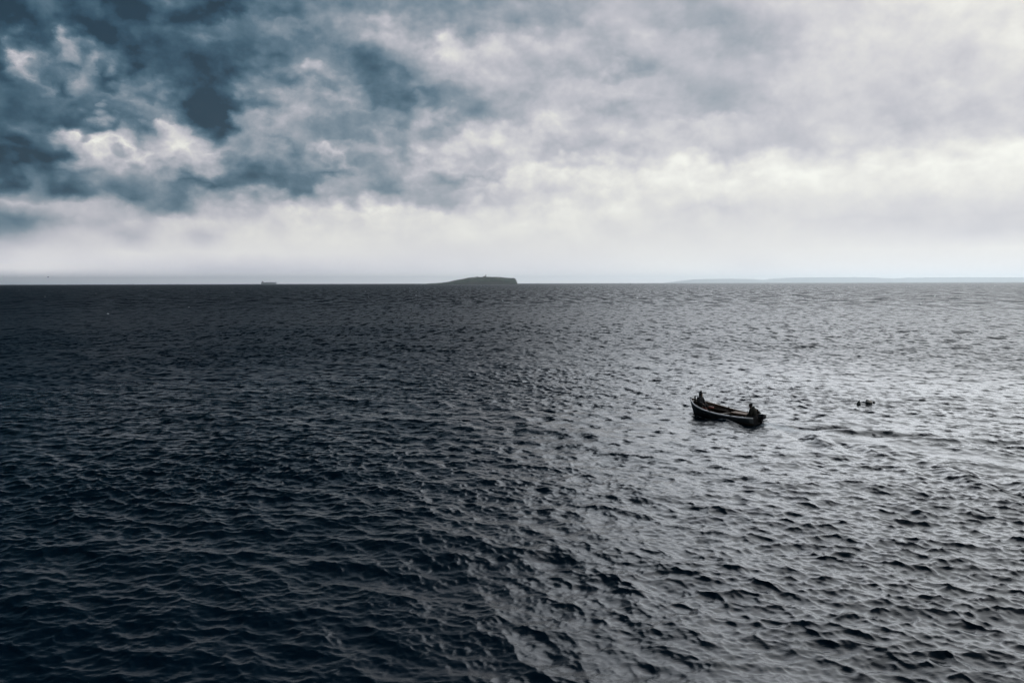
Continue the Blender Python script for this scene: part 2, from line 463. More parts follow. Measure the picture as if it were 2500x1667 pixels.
def build_sea():
    dphi = R(80) / 1100
    phi = np.concatenate([np.linspace(-R(40), R(40), 1101), np.linspace(R(40), 2 * np.pi - R(40), 92)[1:-1]])
    dph = np.concatenate([np.full(1101, dphi), np.full(90, R(280) / 91)])
    r_in = np.array([0.4, 2.0, 4.0, 6.0, 8.0, 10.0, 11.2])
    step = 0.0024
    n_mid = int(math.log(140 / 12.5) / step)
    r_mid = 12.5 * np.exp(step * np.arange(n_mid))
    r_out = [r_mid[-1]]; q = step
    while r_out[-1] < 49500:
        q = min(q * 1.035, 0.12)
        r_out.append(r_out[-1] * (1 + q))
    r = np.concatenate([r_in, r_mid, r_out[1:]])
    dr = np.gradient(r)
    nr, npn = len(r), len(phi)
    RR, PP = np.meshgrid(r, phi, indexing='ij')
    X = (RR * np.sin(PP)).ravel(); Y = (RR * np.cos(PP)).ravel()
    SP = np.maximum(dr[:, None] * 0.8, RR * dph[None, :]).ravel()
    Z = np.zeros(nr * npn, np.float32); DX = np.zeros_like(Z); DY = np.zeros_like(Z)
    var = np.full(nr * npn, MICRO, np.float32)
    # a slow patchwork of gusts and slicks
    gl = band_tile(4, 60, 0.2, 1, 91, 1024)
    # boat frame coordinates
    fx = (X - BX) * f0.x + (Y - BY) * f0.y
    fy = (X - BX) * l0.x + (Y - BY) * l0.y
    behind = -fx - BL / 2
    # inside the wake the small ripples are smoothed out
    calm = np.exp(-(fy / (0.55 + 0.05 * np.clip(behind, 0, 60))) ** 2) * smooth(-0.5, 1.0, behind) * (1 - smooth(18, 34, behind))
    for bi, (lo, hi, sl, pw, ch) in enumerate(BANDS):
        lam = math.sqrt(lo * hi)
        w = smooth(1.5, 2.8, lam / SP).astype(np.float32)
        fill = 0.35 * smooth(25, 120, RR.ravel()) if hi <= 0.5 else 0.25      # nearer than that the shader's ripples stand in
        var += (2.0 * sl * sl * (1 - w * w) * fill).astype(np.float32)
        if hi == 0.5: fine = (1 - w)
        if hi == 0.25: finest = (1 - w)
        m = np.nonzero(w > 1e-3)[0]
        if not len(m):
            continue
        h, dx, dy, L = band_tile(lo, hi, sl, pw, 46 + bi)
        a = 0.35 * bi + 0.2
        ca, sa = math.cos(0), math.sin(0)
        xs = X[m] + 13.7 * bi; ys = Y[m] + 7.1 * bi
        hh, ex, ey = sample((h, dx, dy), L, xs, ys)
        ww = w[m]
        if hi <= 1.0:
            gg = sample(gl[:1], gl[3], X[m] + 50, Y[m])[0]
            ww = ww * (1.0 + 0.32 * np.clip(gg / gl[0].std(), -1.7, 1.7))
        if hi <= 2.0:
            ww = ww * (1 - 0.65 * calm[m])
        Z[m] += hh * ww; DX[m] += ex * ww * ch; DY[m] += ey * ww * ch
    rad = RR.ravel()
    near_d = smooth(14, 45, rad) * (1 - 0.8 * calm); mid = smooth(45, 130, rad); longw = smooth(150, 420, rad)
    # ---- the boat's wake
    m = np.nonzero((behind > -5.2) & (behind < 75) & (np.abs(fy) < 3.0 + 0.42 * np.clip(behind + 5, 0, 99)) & (SP < 0.9))[0]
    U2 = 2.35 ** 2; kk0 = 9.81 / U2
    zz = np.zeros(len(m))
    wt_ = band_tile(1.5, 9, 0.2, 1, 77, 512)
    wob = np.clip(0.85 + 0.4 * sample(wt_[:1], wt_[3], X[m], Y[m])[0] / wt_[0].std(), 0.5, 1.4)
    for src, amp in ((-BL / 2 + 0.3, 1.0), (BL / 2 - 0.5, -0.55)):
        bx = -(fx[m] - src); by = fy[m]
        acc = np.zeros(len(m))
        ths = np.linspace(-1.22, 1.22, 121)
        for th in ths:
            k = kk0 / math.cos(th) ** 2
            A = math.exp(-(k / 16.0) ** 2) * (0.45 + 0.9 * math.sin(th) ** 2) * (1 if abs(th) < 1.05 else 0.5)
            acc += A * np.sin(k * (bx * math.cos(th) + by * math.sin(th)))
        acc *= (ths[1] - ths[0])
        vis = smooth(0.0, 0.7, bx) * (1 - smooth(10, 42, bx))
        cone = 1 - smooth(0.34, 0.46, np.abs(by) / (np.clip(bx, 0, 99) + 1.6))
        zz += amp * acc * vis * cone
    Z[m] += (0.17 * zz * wob).astype(np.float32)
    # bow wave rolling off both sides of the hull, prop wash behind
    t = np.clip((fx[m] + BL / 2) / BL, 0, 1)
    hb = np.maximum(np.polyval(B_POLY, t) * (0.55 + 0.4 * (1 - t)), 0.03)
    side = np.abs(fy[m]) - hb
    ridge = np.exp(-((side - 0.10 - 0.16 * (1 - t) * 2.0) / 0.16) ** 2) * smooth(-0.02, .10, t) * (1 - smooth(0.93, 1.02, t))
    Z[m] += (0.075 * ridge * (fx[m] < BL / 2)).astype(np.float32)
    wash = np.exp(-(fy[m] / 0.5) ** 2) * smooth(0.0, 0.5, behind[m]) * (1 - smooth(2.0, 7.0, behind[m]))
    Z[m] += (0.05 * wash).astype(np.float32)
    foam = np.zeros(nr * npn, np.float32)
    foam[m] = 0.55 * ridge * smooth(0.05, 0.35, t) * (fx[m] < BL / 2) + 0.7 * wash + 0.35 * np.exp(-(np.abs(fy[m]) - 0.55) ** 2 / 0.05) * smooth(0, 0.4, behind[m]) * (1 - smooth(1.5, 5, behind[m]))
    # water is pushed down under the hull
    ins = np.exp(-np.clip(side / 0.07, 0, 9) ** 2) * ((fx[m] > -BL / 2 - 0.02) & (fx[m] < BL / 2 - 0.25)) * (side < 0.02)
    ins = ((side < -0.02) & (fx[m] > -BL / 2 + 0.03) & (fx[m] < BL / 2 - 0.3)).astype(np.float32)
    Z[m] = np.where(ins > 0, -0.34, Z[m])
    DX[m] *= (1 - ins); DY[m] *= (1 - ins)
    co = np.stack([X + DX, Y + DY, Z], 1).astype(np.float32)
    cz = np.array([[0, 0, 0]], np.float32)
    co = np.concatenate([co, cz])
    var = np.append(var, 0.03).astype(np.float32); fine = np.append(fine, 1).astype(np.float32); finest = np.append(finest, 1).astype(np.float32); near_d = np.append(near_d, 0).astype(np.float32); mid = np.append(mid, 1).astype(np.float32); longw = np.append(longw, 1).astype(np.float32); foam = np.append(foam, 0).astype(np.float32)
    i, j = np.meshgrid(np.arange(nr - 1), np.arange(npn), indexing='ij')
    j2 = (j + 1) % npn
    quads = np.stack([i * npn + j, (i + 1) * npn + j, (i + 1) * npn + j2, i * npn + j2], -1).reshape(-1, 4)[:, ::-1]
    jj = np.arange(npn)
    tris = np.stack([np.full(npn, nr * npn), (jj + 1) % npn, jj], 1)
    me = bpy.data.meshes.new('sea')
    me.vertices.add(len(co)); me.vertices.foreach_set('co', co.ravel())
    loops = np.concatenate([quads.ravel(), tris.ravel()]).astype(np.int32)
    me.loops.add(len(loops)); me.loops.foreach_set('vertex_index', loops)
    nq, ntr = len(quads), len(tris)
    me.polygons.add(nq + ntr)
    me.polygons.foreach_set('loop_start', np.concatenate([np.arange(nq) * 4, nq * 4 + np.arange(ntr) * 3]).astype(np.int32))
    me.polygons.foreach_set('use_smooth', np.ones(nq + ntr, bool))
    me.update(calc_edges=True)
    for nm, arr in (('ripple', var), ('foam', foam), ('fine', fine), ('finest', finest), ('near_d', near_d), ('mid', mid), ('longw', longw)):
        a = me.attributes.new(nm, 'FLOAT', 'POINT'); a.data.foreach_set('value', arr)
    o = bpy.data.objects.new('sea', me)
    COL.objects.link(o)
    tag(o, 'dark choppy sea reaching to the horizon', 'sea', kind='structure')
    return o

def water_material():
    m = bpy.data.materials.new('sea_water'); m.use_nodes = True
    nt = m.node_tree; LK = nt.links.new
    b = nt.nodes['Principled BSDF']
    b.inputs['Base Color'].default_value = (0.001, 0.008, 0.016, 1)
    b.inputs['IOR'].default_value = 1.19
    at = nt.nodes.new('ShaderNodeAttribute'); at.attribute_name = 'ripple'
    pw = nt.nodes.new('ShaderNodeMath'); pw.operation = 'POWER'; pw.inputs[1].default_value = 0.25
    LK(at.outputs['Fac'], pw.inputs[0])
    LK(pw.outputs[0], b.inputs['Roughness'])
    geo = nt.nodes.new('ShaderNodeNewGeometry')
    # hand-sized ripples too small for the mesh
    def nz(scale, stretch, detail, rot=-20):
        mp = nt.nodes.new('ShaderNodeMapping'); mp.inputs['Scale'].default_value = stretch
        mp.inputs['Rotation'].default_value = (0, 0, R(rot))
        LK(geo.outputs['Position'], mp.inputs['Vector'])
        n = nt.nodes.new('ShaderNodeTexNoise'); n.inputs['Scale'].default_value = scale; n.inputs['Detail'].default_value = detail
        n.inputs['Roughness'].default_value = 0.6
        LK(mp.outputs[0], n.inputs['Vector'])
        return n
    last = None
    for nm, sc, st, dist, det in (('fine', 2.6, (0.62, 1.5, 1), 0.045, 2), ('finest', 6.0, (0.62, 1.5, 1), 0.016, 2), (None, 16.0, (0.5, 1.6, 1), 0.0045, 3)):
        a = nz(sc, st, det)
        h = a.outputs[0]
        if nm:
            q = nt.nodes.new('ShaderNodeAttribute'); q.attribute_name = nm
            mu = nt.nodes.new('ShaderNodeMath'); mu.operation = 'MULTIPLY'
            LK(h, mu.inputs[0]); LK(q.outputs['Fac'], mu.inputs[1]); h = mu.outputs[0]
        bp = nt.nodes.new('ShaderNodeBump'); bp.inputs['Strength'].default_value = 1.0; bp.inputs['Distance'].default_value = dist
        LK(h, bp.inputs['Height'])
        if last is not None: LK(last, bp.inputs['Normal'])
        last = bp.outputs[0]
    # far off, where the mesh is too coarse for single waves, tilt the surface in patches of wave size
    for nm, sc, st, amp_, lo_ in (('near_d', 1.7, (0.8, 0.6, 1), 0.34, 0.51), ('mid', 0.62, (1.0, 0.34, 1), 0.44, 0.50), ('longw', 0.20, (1.0, 0.22, 1), 0.46, 0.46)):
        a = nz(sc, st, 4)
        a.inputs['Roughness'].default_value = 0.62
        q = nt.nodes.new('ShaderNodeAttribute'); q.attribute_name = nm
        mr_ = nt.nodes.new('ShaderNodeMapRange'); mr_.interpolation_type = 'SMOOTHSTEP'
        for i_, v_ in enumerate((lo_, lo_ + 0.15, 0.0, amp_)): mr_.inputs[1 + i_].default_value = v_
        LK(a.outputs[0], mr_.inputs[0])
        mu = nt.nodes.new('ShaderNodeMath'); mu.operation = 'MULTIPLY'; LK(mr_.outputs[0], mu.inputs[0]); LK(q.outputs['Fac'], mu.inputs[1])
        v3_ = nt.nodes.new('ShaderNodeVectorMath'); v3_.operation = 'SCALE'; v3_.inputs[0].default_value = (-0.30, -0.95, 0.0); LK(mu.outputs[0], v3_.inputs['Scale'])
        v4 = nt.nodes.new('ShaderNodeVectorMath'); v4.operation = 'ADD'; LK(last, v4.inputs[0]); LK(v3_.outputs[0], v4.inputs[1])
        v5 = nt.nodes.new('ShaderNodeVectorMath'); v5.operation = 'NORMALIZE'; LK(v4.outputs[0], v5.inputs[0])
        last = v5.outputs[0]
    LK(last, b.inputs['Normal'])
    # foam where the hull and screw churn the water
    fa = nt.nodes.new('ShaderNodeAttribute'); fa.attribute_name = 'foam'
    fn = nz(5.0, (1, 1, 1), 8)
    mr = nt.nodes.new('ShaderNodeMath'); mr.operation = 'ADD'; LK(fa.outputs['Fac'], mr.inputs[0]); LK(fn.outputs[0], mr.inputs[1])
    mp2 = nt.nodes.new('ShaderNodeMapRange'); mp2.inputs[1].default_value = 0.95; mp2.inputs[2].default_value = 1.25; mp2.inputs[3].default_value = 0; mp2.inputs[4].default_value = 0.6
    LK(mr.outputs[0], mp2.inputs[0])
    df = nt.nodes.new('ShaderNodeBsdfDiffuse'); df.inputs[0].default_value = (0.62, 0.68, 0.72, 1)
    mx = nt.nodes.new('ShaderNodeMixShader')
    LK(mp2.outputs[0], mx.inputs[0]); LK(b.outputs[0], mx.inputs[1]); LK(df.outputs[0], mx.inputs[2])
    LK(mx.outputs[0], nt.nodes['Material Output'].inputs['Surface'])
    return m

sea = build_sea()
sea.data.materials.append(water_material())

# ================================================================== far land
def ridge_land(name, prof, dist, depth, material, rough=6.0, n=160, m=22, seed=3, label=None):
    """prof: (photo x, height in photo px above the horizon); a long hill seen from the sea"""
    g = np.random.default_rng(seed)
    px = np.array([p[0] for p in prof], float); ph = np.array([p[1] for p in prof], float)
    xs = np.linspace(px[0], px[-1], n)
    hs = np.interp(xs, px, ph)
    kern = np.hanning(9); kern /= kern.sum()
    hs = np.convolve(np.pad(hs, 4, mode='edge'), kern, 'valid')
    hs += np.convolve(g.normal(size=n + 4), np.ones(5) / 5, 'valid') * 0.25 * np.clip(hs / 3, 0, 1)
    bm = bmesh.new(); rows = []
    for i in range(n):
        a = math.atan((xs[i] - 1250) / F_PX)
        sc = dist / (F_PX * math.hypot(1, (xs[i] - 1250) / F_PX))
        row = []
        for j in range(m):
            v = j / (m - 1)
            d = dist + (v - 0.5) * depth
            prof_v = math.sin(math.pi * v) ** 0.8
            z = max(hs[i], 0) * sc * (d / dist) * prof_v * (1 + 0.08 * g.normal() * (abs(v - 0.5) > 0.1)) - 3.0
            row.append(bm.verts.new((math.sin(a) * d, math.cos(a) * d, z + CAM_H * prof_v)))
        rows.append(row)
    for i in range(n - 1):
        for j in range(m - 1):
            bm.faces.new((rows[i][j], rows[i + 1][j], rows[i + 1][j + 1], rows[i][j + 1]))
    o = obj(name, bm, material, smooth=True)
    tag(o, label, 'hills', kind='structure')
    return o

M_hill = mat('hill_moor', (0.20, 0.21, 0.20), 0.95, col2=(0.12, 0.14, 0.12), scale=0.001)
def c4(pts): return [(1600 + x / 2.613, (230 - y) / 2.613 * 0.48) for x, y in pts]
ridge_land('hills', c4([(60, 226), (180, 198), (240, 185), (340, 179), (500, 177), (600, 181), (690, 194), (800, 214), (900, 226)]), 50000, 2400, M_hill, seed=3,
           label='faint low grey headland on the horizon right of the island')
ridge_land('hills', c4([(560, 226), (650, 200), (760, 177), (870, 164), (1000, 164), (1150, 161), (1280, 160), (1400, 166), (1500, 178), (1620, 196), (1800, 226)]), 51500, 2400, M_hill, seed=5,
           label='pale blue long hill on the right horizon behind the headland')
ridge_land('hills', c4([(1300, 226), (1450, 185), (1600, 170), (1750, 168), (2000, 165), (2200, 167), (2360, 170), (2700, 176), (3000, 226)]), 52500, 2400, M_hill, seed=6,
           label='faintest hill at the far right edge of the horizon')

# ------------------------------------------------------------------ the island with its lighthouse
ISL_D = 6000.0
ISL_S = ISL_D / F_PX
def isl_x(cx): return (1030 + cx / 9.046 - 1152.0) * ISL_S          # along the island, metres from its middle
ISL_PROF = [(100, 359), (140, 357), (260, 352), (400, 345), (500, 334), (600, 322), (700, 298), (800, 276), (900, 262), (1000, 241), (1060, 229), (1200, 217),
            (1340, 222), (1420, 214), (1560, 217), (1700, 217), (1850, 234), (1950, 243), (2040, 245), (2068, 268), (2090, 300), (2103, 340), (2108, 358)]
def isl_top(x):
    xs = [isl_x(p[0]) for p in ISL_PROF]; zs = [max(0, (357 - p[1]) / 9.046 * ISL_S + (CAM_H if 100 < p[0] < 2108 else 0)) for p in ISL_PROF]
    return float(np.interp(x, xs, zs))
a_i = math.atan((1152.0 - 1250) / F_PX)
ISL_MW = Matrix.Translation((math.sin(a_i) * ISL_D, math.cos(a_i) * ISL_D, 0)) @ Matrix.Rotation(-a_i, 4, 'Z')
def fbm(x, y, seed, oct=5):
    v = 0; a = 1; f = 1
    g = random.Random(seed)
    ph = [(g.uniform(0, 6.3), g.uniform(0, 6.3), g.uniform(0.6, 1.4)) for _ in range(oct * 3)]
    for o in range(oct):
        for k in range(3):
            p = ph[o * 3 + k]
            v += a * math.sin(f * p[2] * (x * math.cos(p[0]) + y * math.sin(p[0])) + p[1]) / 3
        a *= 0.55; f *= 2.1
    return v
def isl_h(x, y):
    """height of the ground at (x along, y away)"""
    top = isl_top(x)
    half = 95.0 * min(1, (top + 4) / 26.0) + 18
    v = min(1, abs(y + 10) / half)
    shape = (1 - v ** 2.2) if y < -10 else (1 - v ** 1.8)
    cliff = 1.0
    return top * max(shape, 0) ** 0.75 + fbm(x / 22, y / 22, 4) * min(1.2, top * 0.06) * (0.3 + v) - 2.5 * v ** 6
def island():
    bm = bmesh.new(); xs = np.concatenate([np.linspace(isl_x(60), isl_x(1900), 150), np.linspace(isl_x(1905), isl_x(2125), 60)])
    ys = np.linspace(-125, 125, 60); rows = []
    for x in xs:
        row = []
        for y in ys:
            z = isl_h(x, y)
            if x > isl_x(2040): z += 1.2 * fbm(x / 5, y / 7, 8)
            row.append(bm.verts.new((x + (1.5 * fbm(y / 9, x / 9, 6) if x > isl_x(2000) else 0), y, max(z, -3))))
        rows.append(row)
    for i in range(len(xs) - 1):
        for j in range(len(ys) - 1):
            bm.faces.new((rows[i][j], rows[i + 1][j], rows[i + 1][j + 1], rows[i][j + 1]))
    m = bpy.data.materials.new('island_turf_and_rock'); m.use_nodes = True
    nt = m.node_tree; b = nt.nodes['Principled BSDF']; b.inputs['Roughness'].default_value = 0.95
    geo = nt.nodes.new('ShaderNodeNewGeometry'); sp = nt.nodes.new('ShaderNodeSeparateXYZ'); nt.links.new(geo.outputs['Normal'], sp.inputs[0])
    tcn = nt.nodes.new('ShaderNodeTexCoord')
    nz = nt.nodes.new('ShaderNodeTexNoise'); nz.inputs['Scale'].default_value = 0.035; nz.inputs['Detail'].default_value = 9; nt.links.new(tcn.outputs['Object'], nz.inputs['Vector'])
    r1 = nt.nodes.new('ShaderNodeValToRGB')
    r1.color_ramp.elements[0].position = 0.35; r1.color_ramp.elements[0].color = (0.03, 0.06, 0.045, 1)
    r1.color_ramp.elements[1].position = 0.65; r1.color_ramp.elements[1].color = (0.075, 0.10, 0.065, 1)
    nt.links.new(nz.outputs[0], r1.inputs[0])
    r2 = nt.nodes.new('ShaderNodeValToRGB')
    r2.color_ramp.elements[0].position = 0.55; r2.color_ramp.elements[0].color = (1, 1, 1, 1)
    r2.color_ramp.elements[1].position = 0.78; r2.color_ramp.elements[1].color = (0, 0, 0, 1)
    nt.links.new(sp.outputs[2], r2.inputs[0])
    mx = nt.nodes.new('ShaderNodeMix'); mx.data_type = 'RGBA'
    nt.links.new(r2.outputs[0], mx.inputs[0]); nt.links.new(r1.outputs[0], mx.inputs[6]); mx.inputs[7].default_value = (0.10, 0.10, 0.095, 1)
    nt.links.new(mx.outputs[2], b.inputs['Base Color'])
    o = obj('island', bm, m, smooth=True)
    o.matrix_basis = ISL_MW
    tag(o, 'low grassy island with a blunt cliff at its right end', 'island', kind='structure')
island()

M_stone = mat('grey_stone', (0.17, 0.165, 0.155), 0.9, 0.2, 0.6)
M_roof = mat('slate_roof', (0.05, 0.055, 0.06), 0.7, 0.2, 0.5)
M_white = mat('limewash', (0.78, 0.77, 0.74), 0.8, 0.06, 0.4)
M_glass = mat('dark_glass', (0.02, 0.025, 0.03), 0.1, 0.1, 2)
M_iron = mat('black_iron', (0.03, 0.03, 0.032), 0.5, 0.2, 3)

def isl_place(name, cx, y, sink=0.6):
    x = isl_x(cx)
    return empty(name, ISL_MW @ Matrix.Translation((x, y, isl_h(x, y) - sink)))

def lighthouse():
    t = isl_place('lighthouse', 1418, -6)
    tag(t, 'tall dark lighthouse tower on the crest of the island', 'lighthouse')
    bm = bmesh.new(); lathe(bm, [(3.4, 0), (3.3, 1.0), (2.7, 1.2), (2.5, 8), (2.35, 13.5), (2.9, 14.2), (2.9, 14.7), (2.2, 14.7)], 24); obj('tower', bm, M_stone, t)
    bm = bmesh.new()
    for k in range(16):
        a = 2 * math.pi * k / 16
        tube(bm, [(2.75 * math.cos(a), 2.75 * math.sin(a), 14.65), (2.75 * math.cos(a), 2.75 * math.sin(a), 15.8)], 0.07, 6)
    lathe(bm, [(2.83, 15.75), (2.83, 15.9), (2.67, 15.9), (2.67, 15.75), (2.83, 15.75)], 24)
    obj('gallery_rail', bm, M_iron, t)
    bm = bmesh.new(); lathe(bm, [(1.6, 14.7), (1.6, 18.0)], 12); ln = obj('lantern_room', bm, M_glass, t)
    bm = bmesh.new(); lathe(bm, [(1.85, 18.0), (1.8, 18.4), (1.2, 19.3), (0.3, 19.9), (0.12, 20.1), (0.1, 21.2), (0, 21.3)], 16); obj('dome', bm, M_iron, ln)
    bm = bmesh.new(); box(bm, (0, -3.05, 1.6), (1.1, 0.35, 2.4)); obj('door', bm, M_iron, t)
    for z in (4.5, 8.5, 12):
        bm = bmesh.new(); box(bm, (0, -2.55 + 0.02 * z, z), (0.7, 0.3, 1.1)); obj('window', bm, M_glass, t)

def cottage(name, cx, y, L, W, Hh, Rr, wall, roof, label, chim=2, cat='cottage', turn=0.0):
    t = isl_place(name, cx, y)
    t.matrix_basis = t.matrix_basis @ Matrix.Rotation(turn, 4, 'Z')
    tag(t, label, cat)
    bm = bmesh.new(); box(bm, (0, 0, Hh / 2), (L, W, Hh))
    # gables
    for s_ in (-1, 1):
        v = [bm.verts.new((s_ * L / 2, -W / 2, Hh)), bm.verts.new((s_ * L / 2, W / 2, Hh)), bm.verts.new((s_ * L / 2, 0, Hh + Rr))]
        v2 = [bm.verts.new((s_ * (L / 2 - 0.4), q.co.y, q.co.z)) for q in v]
        bm.faces.new(v); bm.faces.new(v2)
        for i in range(3): bm.faces.new((v[i], v[(i + 1) % 3], v2[(i + 1) % 3], v2[i]))
    obj('wall', bm, wall, t)
    bm = bmesh.new(); sl = math.hypot(W / 2 + 0.3, Rr) + 0.1; an = math.atan2(Rr, W / 2)
    for s_ in (-1, 1):
        box(bm, (0, s_ * (W / 4 + 0.1), Hh + Rr / 2 + 0.12), (L + 0.5, sl, 0.2), Matrix.Rotation(-s_ * an, 3, 'X'))
    rf = obj('roof', bm, roof, t)
    for k in range(chim):
        bm = bmesh.new(); box(bm, ((-1) ** k * (L / 2 - 0.7), 0, Hh + Rr + 0.5), (0.9, 0.9, 1.6)); obj('chimney', bm, wall, rf)
    n = max(2, int(L / 3.2))
    for k in range(n):
        x = -L / 2 + (k + 0.5) * L / n
        bm = bmesh.new()
        if k == n // 2:
            box(bm, (x, -W / 2 - 0.04, 1.2), (1.0, 0.12, 2.2)); obj('door', bm, M_iron, t)
        else:
            box(bm, (x, -W / 2 - 0.04, 1.8), (0.9, 0.12, 1.2)); obj('window', bm, M_glass, t)
    return t
lighthouse()
cottage('keepers_house', 1392, -4, 11, 7, 4.2, 2.6, M_stone, M_roof, 'stone keepers house against the left foot of the lighthouse', cat='house')
cottage('keepers_house', 1362, -2, 8, 5, 2.8, 1.8, M_stone, M_roof, 'small low stone store left of the keepers house on the crest', 1, cat='house')
cottage('hut', 1230, -8, 6, 5, 2.6, 1.8, M_stone, M_roof, 'lone dark hut on the skyline left of the lighthouse', 1, 'hut')
cottage('cottage', 1695, -62, 7.5, 6.5, 4.4, 2.6, M_white, mat('pale_roof', (0.5, 0.5, 0.48), 0.8), 'bright white cottage on the slope below the lighthouse, towards the cliff', 1)
def pale_wall(c0, c1, y0, y1, label):
    t = None
    bm = bmesh.new(); n = 14; prev = None
    for i in range(n):
        u = i / (n - 1); x = isl_x(c0 + (c1 - c0) * u); y = y0 + (y1 - y0) * u
        z = isl_h(x, y)
        ring = [bm.verts.new((x, y - 0.5, z - 0.5)), bm.verts.new((x, y - 0.35, z + 2.0 + 0.2 * math.sin(i * 2.1))), bm.verts.new((x, y + 0.35, z + 2.0)), bm.verts.new((x, y + 0.5, z - 0.5))]
        if prev:
            for k in range(3): bm.faces.new((prev[k], prev[k + 1], ring[k + 1], ring[k]))
        else: bm.faces.new(ring)
        prev = ring
    bm.faces.new(prev)
    o = obj('boundary_wall', bm, M_white); o.matrix_basis = ISL_MW
    tag(o, label, 'wall', 'pale walls on the island')
pale_wall(1080, 1125, -58, -64, 'short pale wall low on the left slope of the island')
pale_wall(1145, 1210, -60, -48, 'longer pale wall climbing the island slope below the hut')

# ------------------------------------------------------------------ the cargo ship on the horizon
def ship():
    D = 12000.0; sc = D / F_PX
    p = bearing_pt(658.5, D / math.cos(math.atan((658.5 - 1250) / F_PX)))
    a = math.atan2(p.x, p.y)
    t = empty('cargo_ship', Matrix.Translation(p) @ Matrix.Rotation(-a, 4, 'Z'))
    tag(t, 'long pale cargo ship on the horizon left of the island', 'ship')
    L = 35.2 * sc / math.cos(a) * 0.98; Bm = 32.0; D1 = 29.0
    M_h = mat('ship_hull_paint', (0.30, 0.34, 0.38), 0.6, 0.12, 0.02); M_s = mat('ship_white_paint', (0.55, 0.54, 0.52), 0.6, 0.05, 0.05); M_d = mat('ship_deck_paint', (0.16, 0.12, 0.10), 0.8, 0.1, 0.03)
    bm = bmesh.new(); rows = []
    for i in range(25):
        u = i / 24; x = (u - 0.5) * L
        b = Bm / 2 * min(1, (1 - u) / 0.16 + 0.04) ** 0.6 * min(1, u / 0.08 + 0.55)
        sh = D1 + 3.5 * max(0, (u - 0.88) / 0.12) ** 0.8 + (1.5 if u < 0.1 else 0)
        rk = 6.0 * max(0, (u - 0.9) / 0.1)
        rows.append([bm.verts.new((x, -b, sh)), bm.verts.new((x - rk * 0.6, -b * 0.96, 3)), bm.verts.new((x - rk, -b * 0.6, -4)), bm.verts.new((x - rk, b * 0.6, -4)), bm.verts.new((x - rk * 0.6, b * 0.96, 3)), bm.verts.new((x, b, sh))])
    for r0, r1 in zip(rows, rows[1:]):
        for k in range(6): bm.faces.new((r0[k], r0[(k + 1) % 6], r1[(k + 1) % 6], r1[k]))
    bm.faces.new(rows[0]); bm.faces.new(rows[-1])
    obj('hull', bm, M_h, t)
    bm = bmesh.new(); box(bm, (-L / 2 + 26, 0, D1 + 8), (18, 24, 17)); box(bm, (-L / 2 + 27, 0, D1 + 18.5), (12, 30, 4)); dh = obj('deckhouse', bm, M_s, t)
    for k in range(4):
        bm = bmesh.new(); box(bm, (-L / 2 + 26, -12.1, D1 + 3.5 + 3.6 * k), (15, 0.5, 1.2)); obj('window_band', bm, M_glass, dh)
    bm = bmesh.new(); box(bm, (-L / 2 + 13, 0, D1 + 11), (7, 6, 18), bevel=1.0); obj('funnel', bm, M_d, t)
    bm = bmesh.new(); tube(bm, [(-L / 2 + 27, 0, D1 + 20), (-L / 2 + 27, 0, D1 + 31)], [0.8, 0.3], 8); box(bm, (-L / 2 + 27, 0, D1 + 27), (0.6, 8, 0.6)); obj('mast', bm, M_s, t)
    for k in range(7):
        bm = bmesh.new(); box(bm, (-L / 2 + 52 + k * (L - 86) / 7 + 8, 0, D1 + 1.2), ((L - 86) / 7 - 4, 22, 2.6), bevel=0.4); obj('hatch_cover', bm, M_d, t)
    bm = bmesh.new(); tube(bm, [(L / 2 - 12, 0, D1 + 2), (L / 2 - 12, 0, D1 + 15)], [0.9, 0.3], 8); obj('foremast', bm, M_s, t)
ship()

# ------------------------------------------------------------------ small marker on the horizon
def far_buoy():
    D = 3200.0
    p = bearing_pt(1539, D)
    t = empty('marker_buoy', Matrix.Translation(p))
    tag(t, 'tiny dark marker buoy on the horizon right of the island', 'buoy')
    bm = bmesh.new(); lathe(bm, [(0.3, -1.2), (2.0, -0.8), (2.1, 0.9), (1.7, 1.2), (0.3, 1.25)], 16); obj('float', bm, M_iron, t)
    bm = bmesh.new()
    for k in range(4):
        a = math.pi / 4 + k * math.pi / 2
        tube(bm, [(1.4 * math.cos(a), 1.4 * math.sin(a), 1.1), (0.55 * math.cos(a), 0.55 * math.sin(a), 6.3)], 0.22, 6)
    lathe(bm, [(0.9, 3.4), (0.9, 3.7), (0.1, 3.7)], 10); lathe(bm, [(0.8, 6.2), (0.8, 6.5), (0.1, 6.5)], 10)
    obj('cage', bm, M_iron, t)
    bm = bmesh.new(); lathe(bm, [(0.5, 6.5), (0.5, 7.6), (0.1, 8.0)], 10); obj('lamp', bm, M_glass, t)
far_buoy()

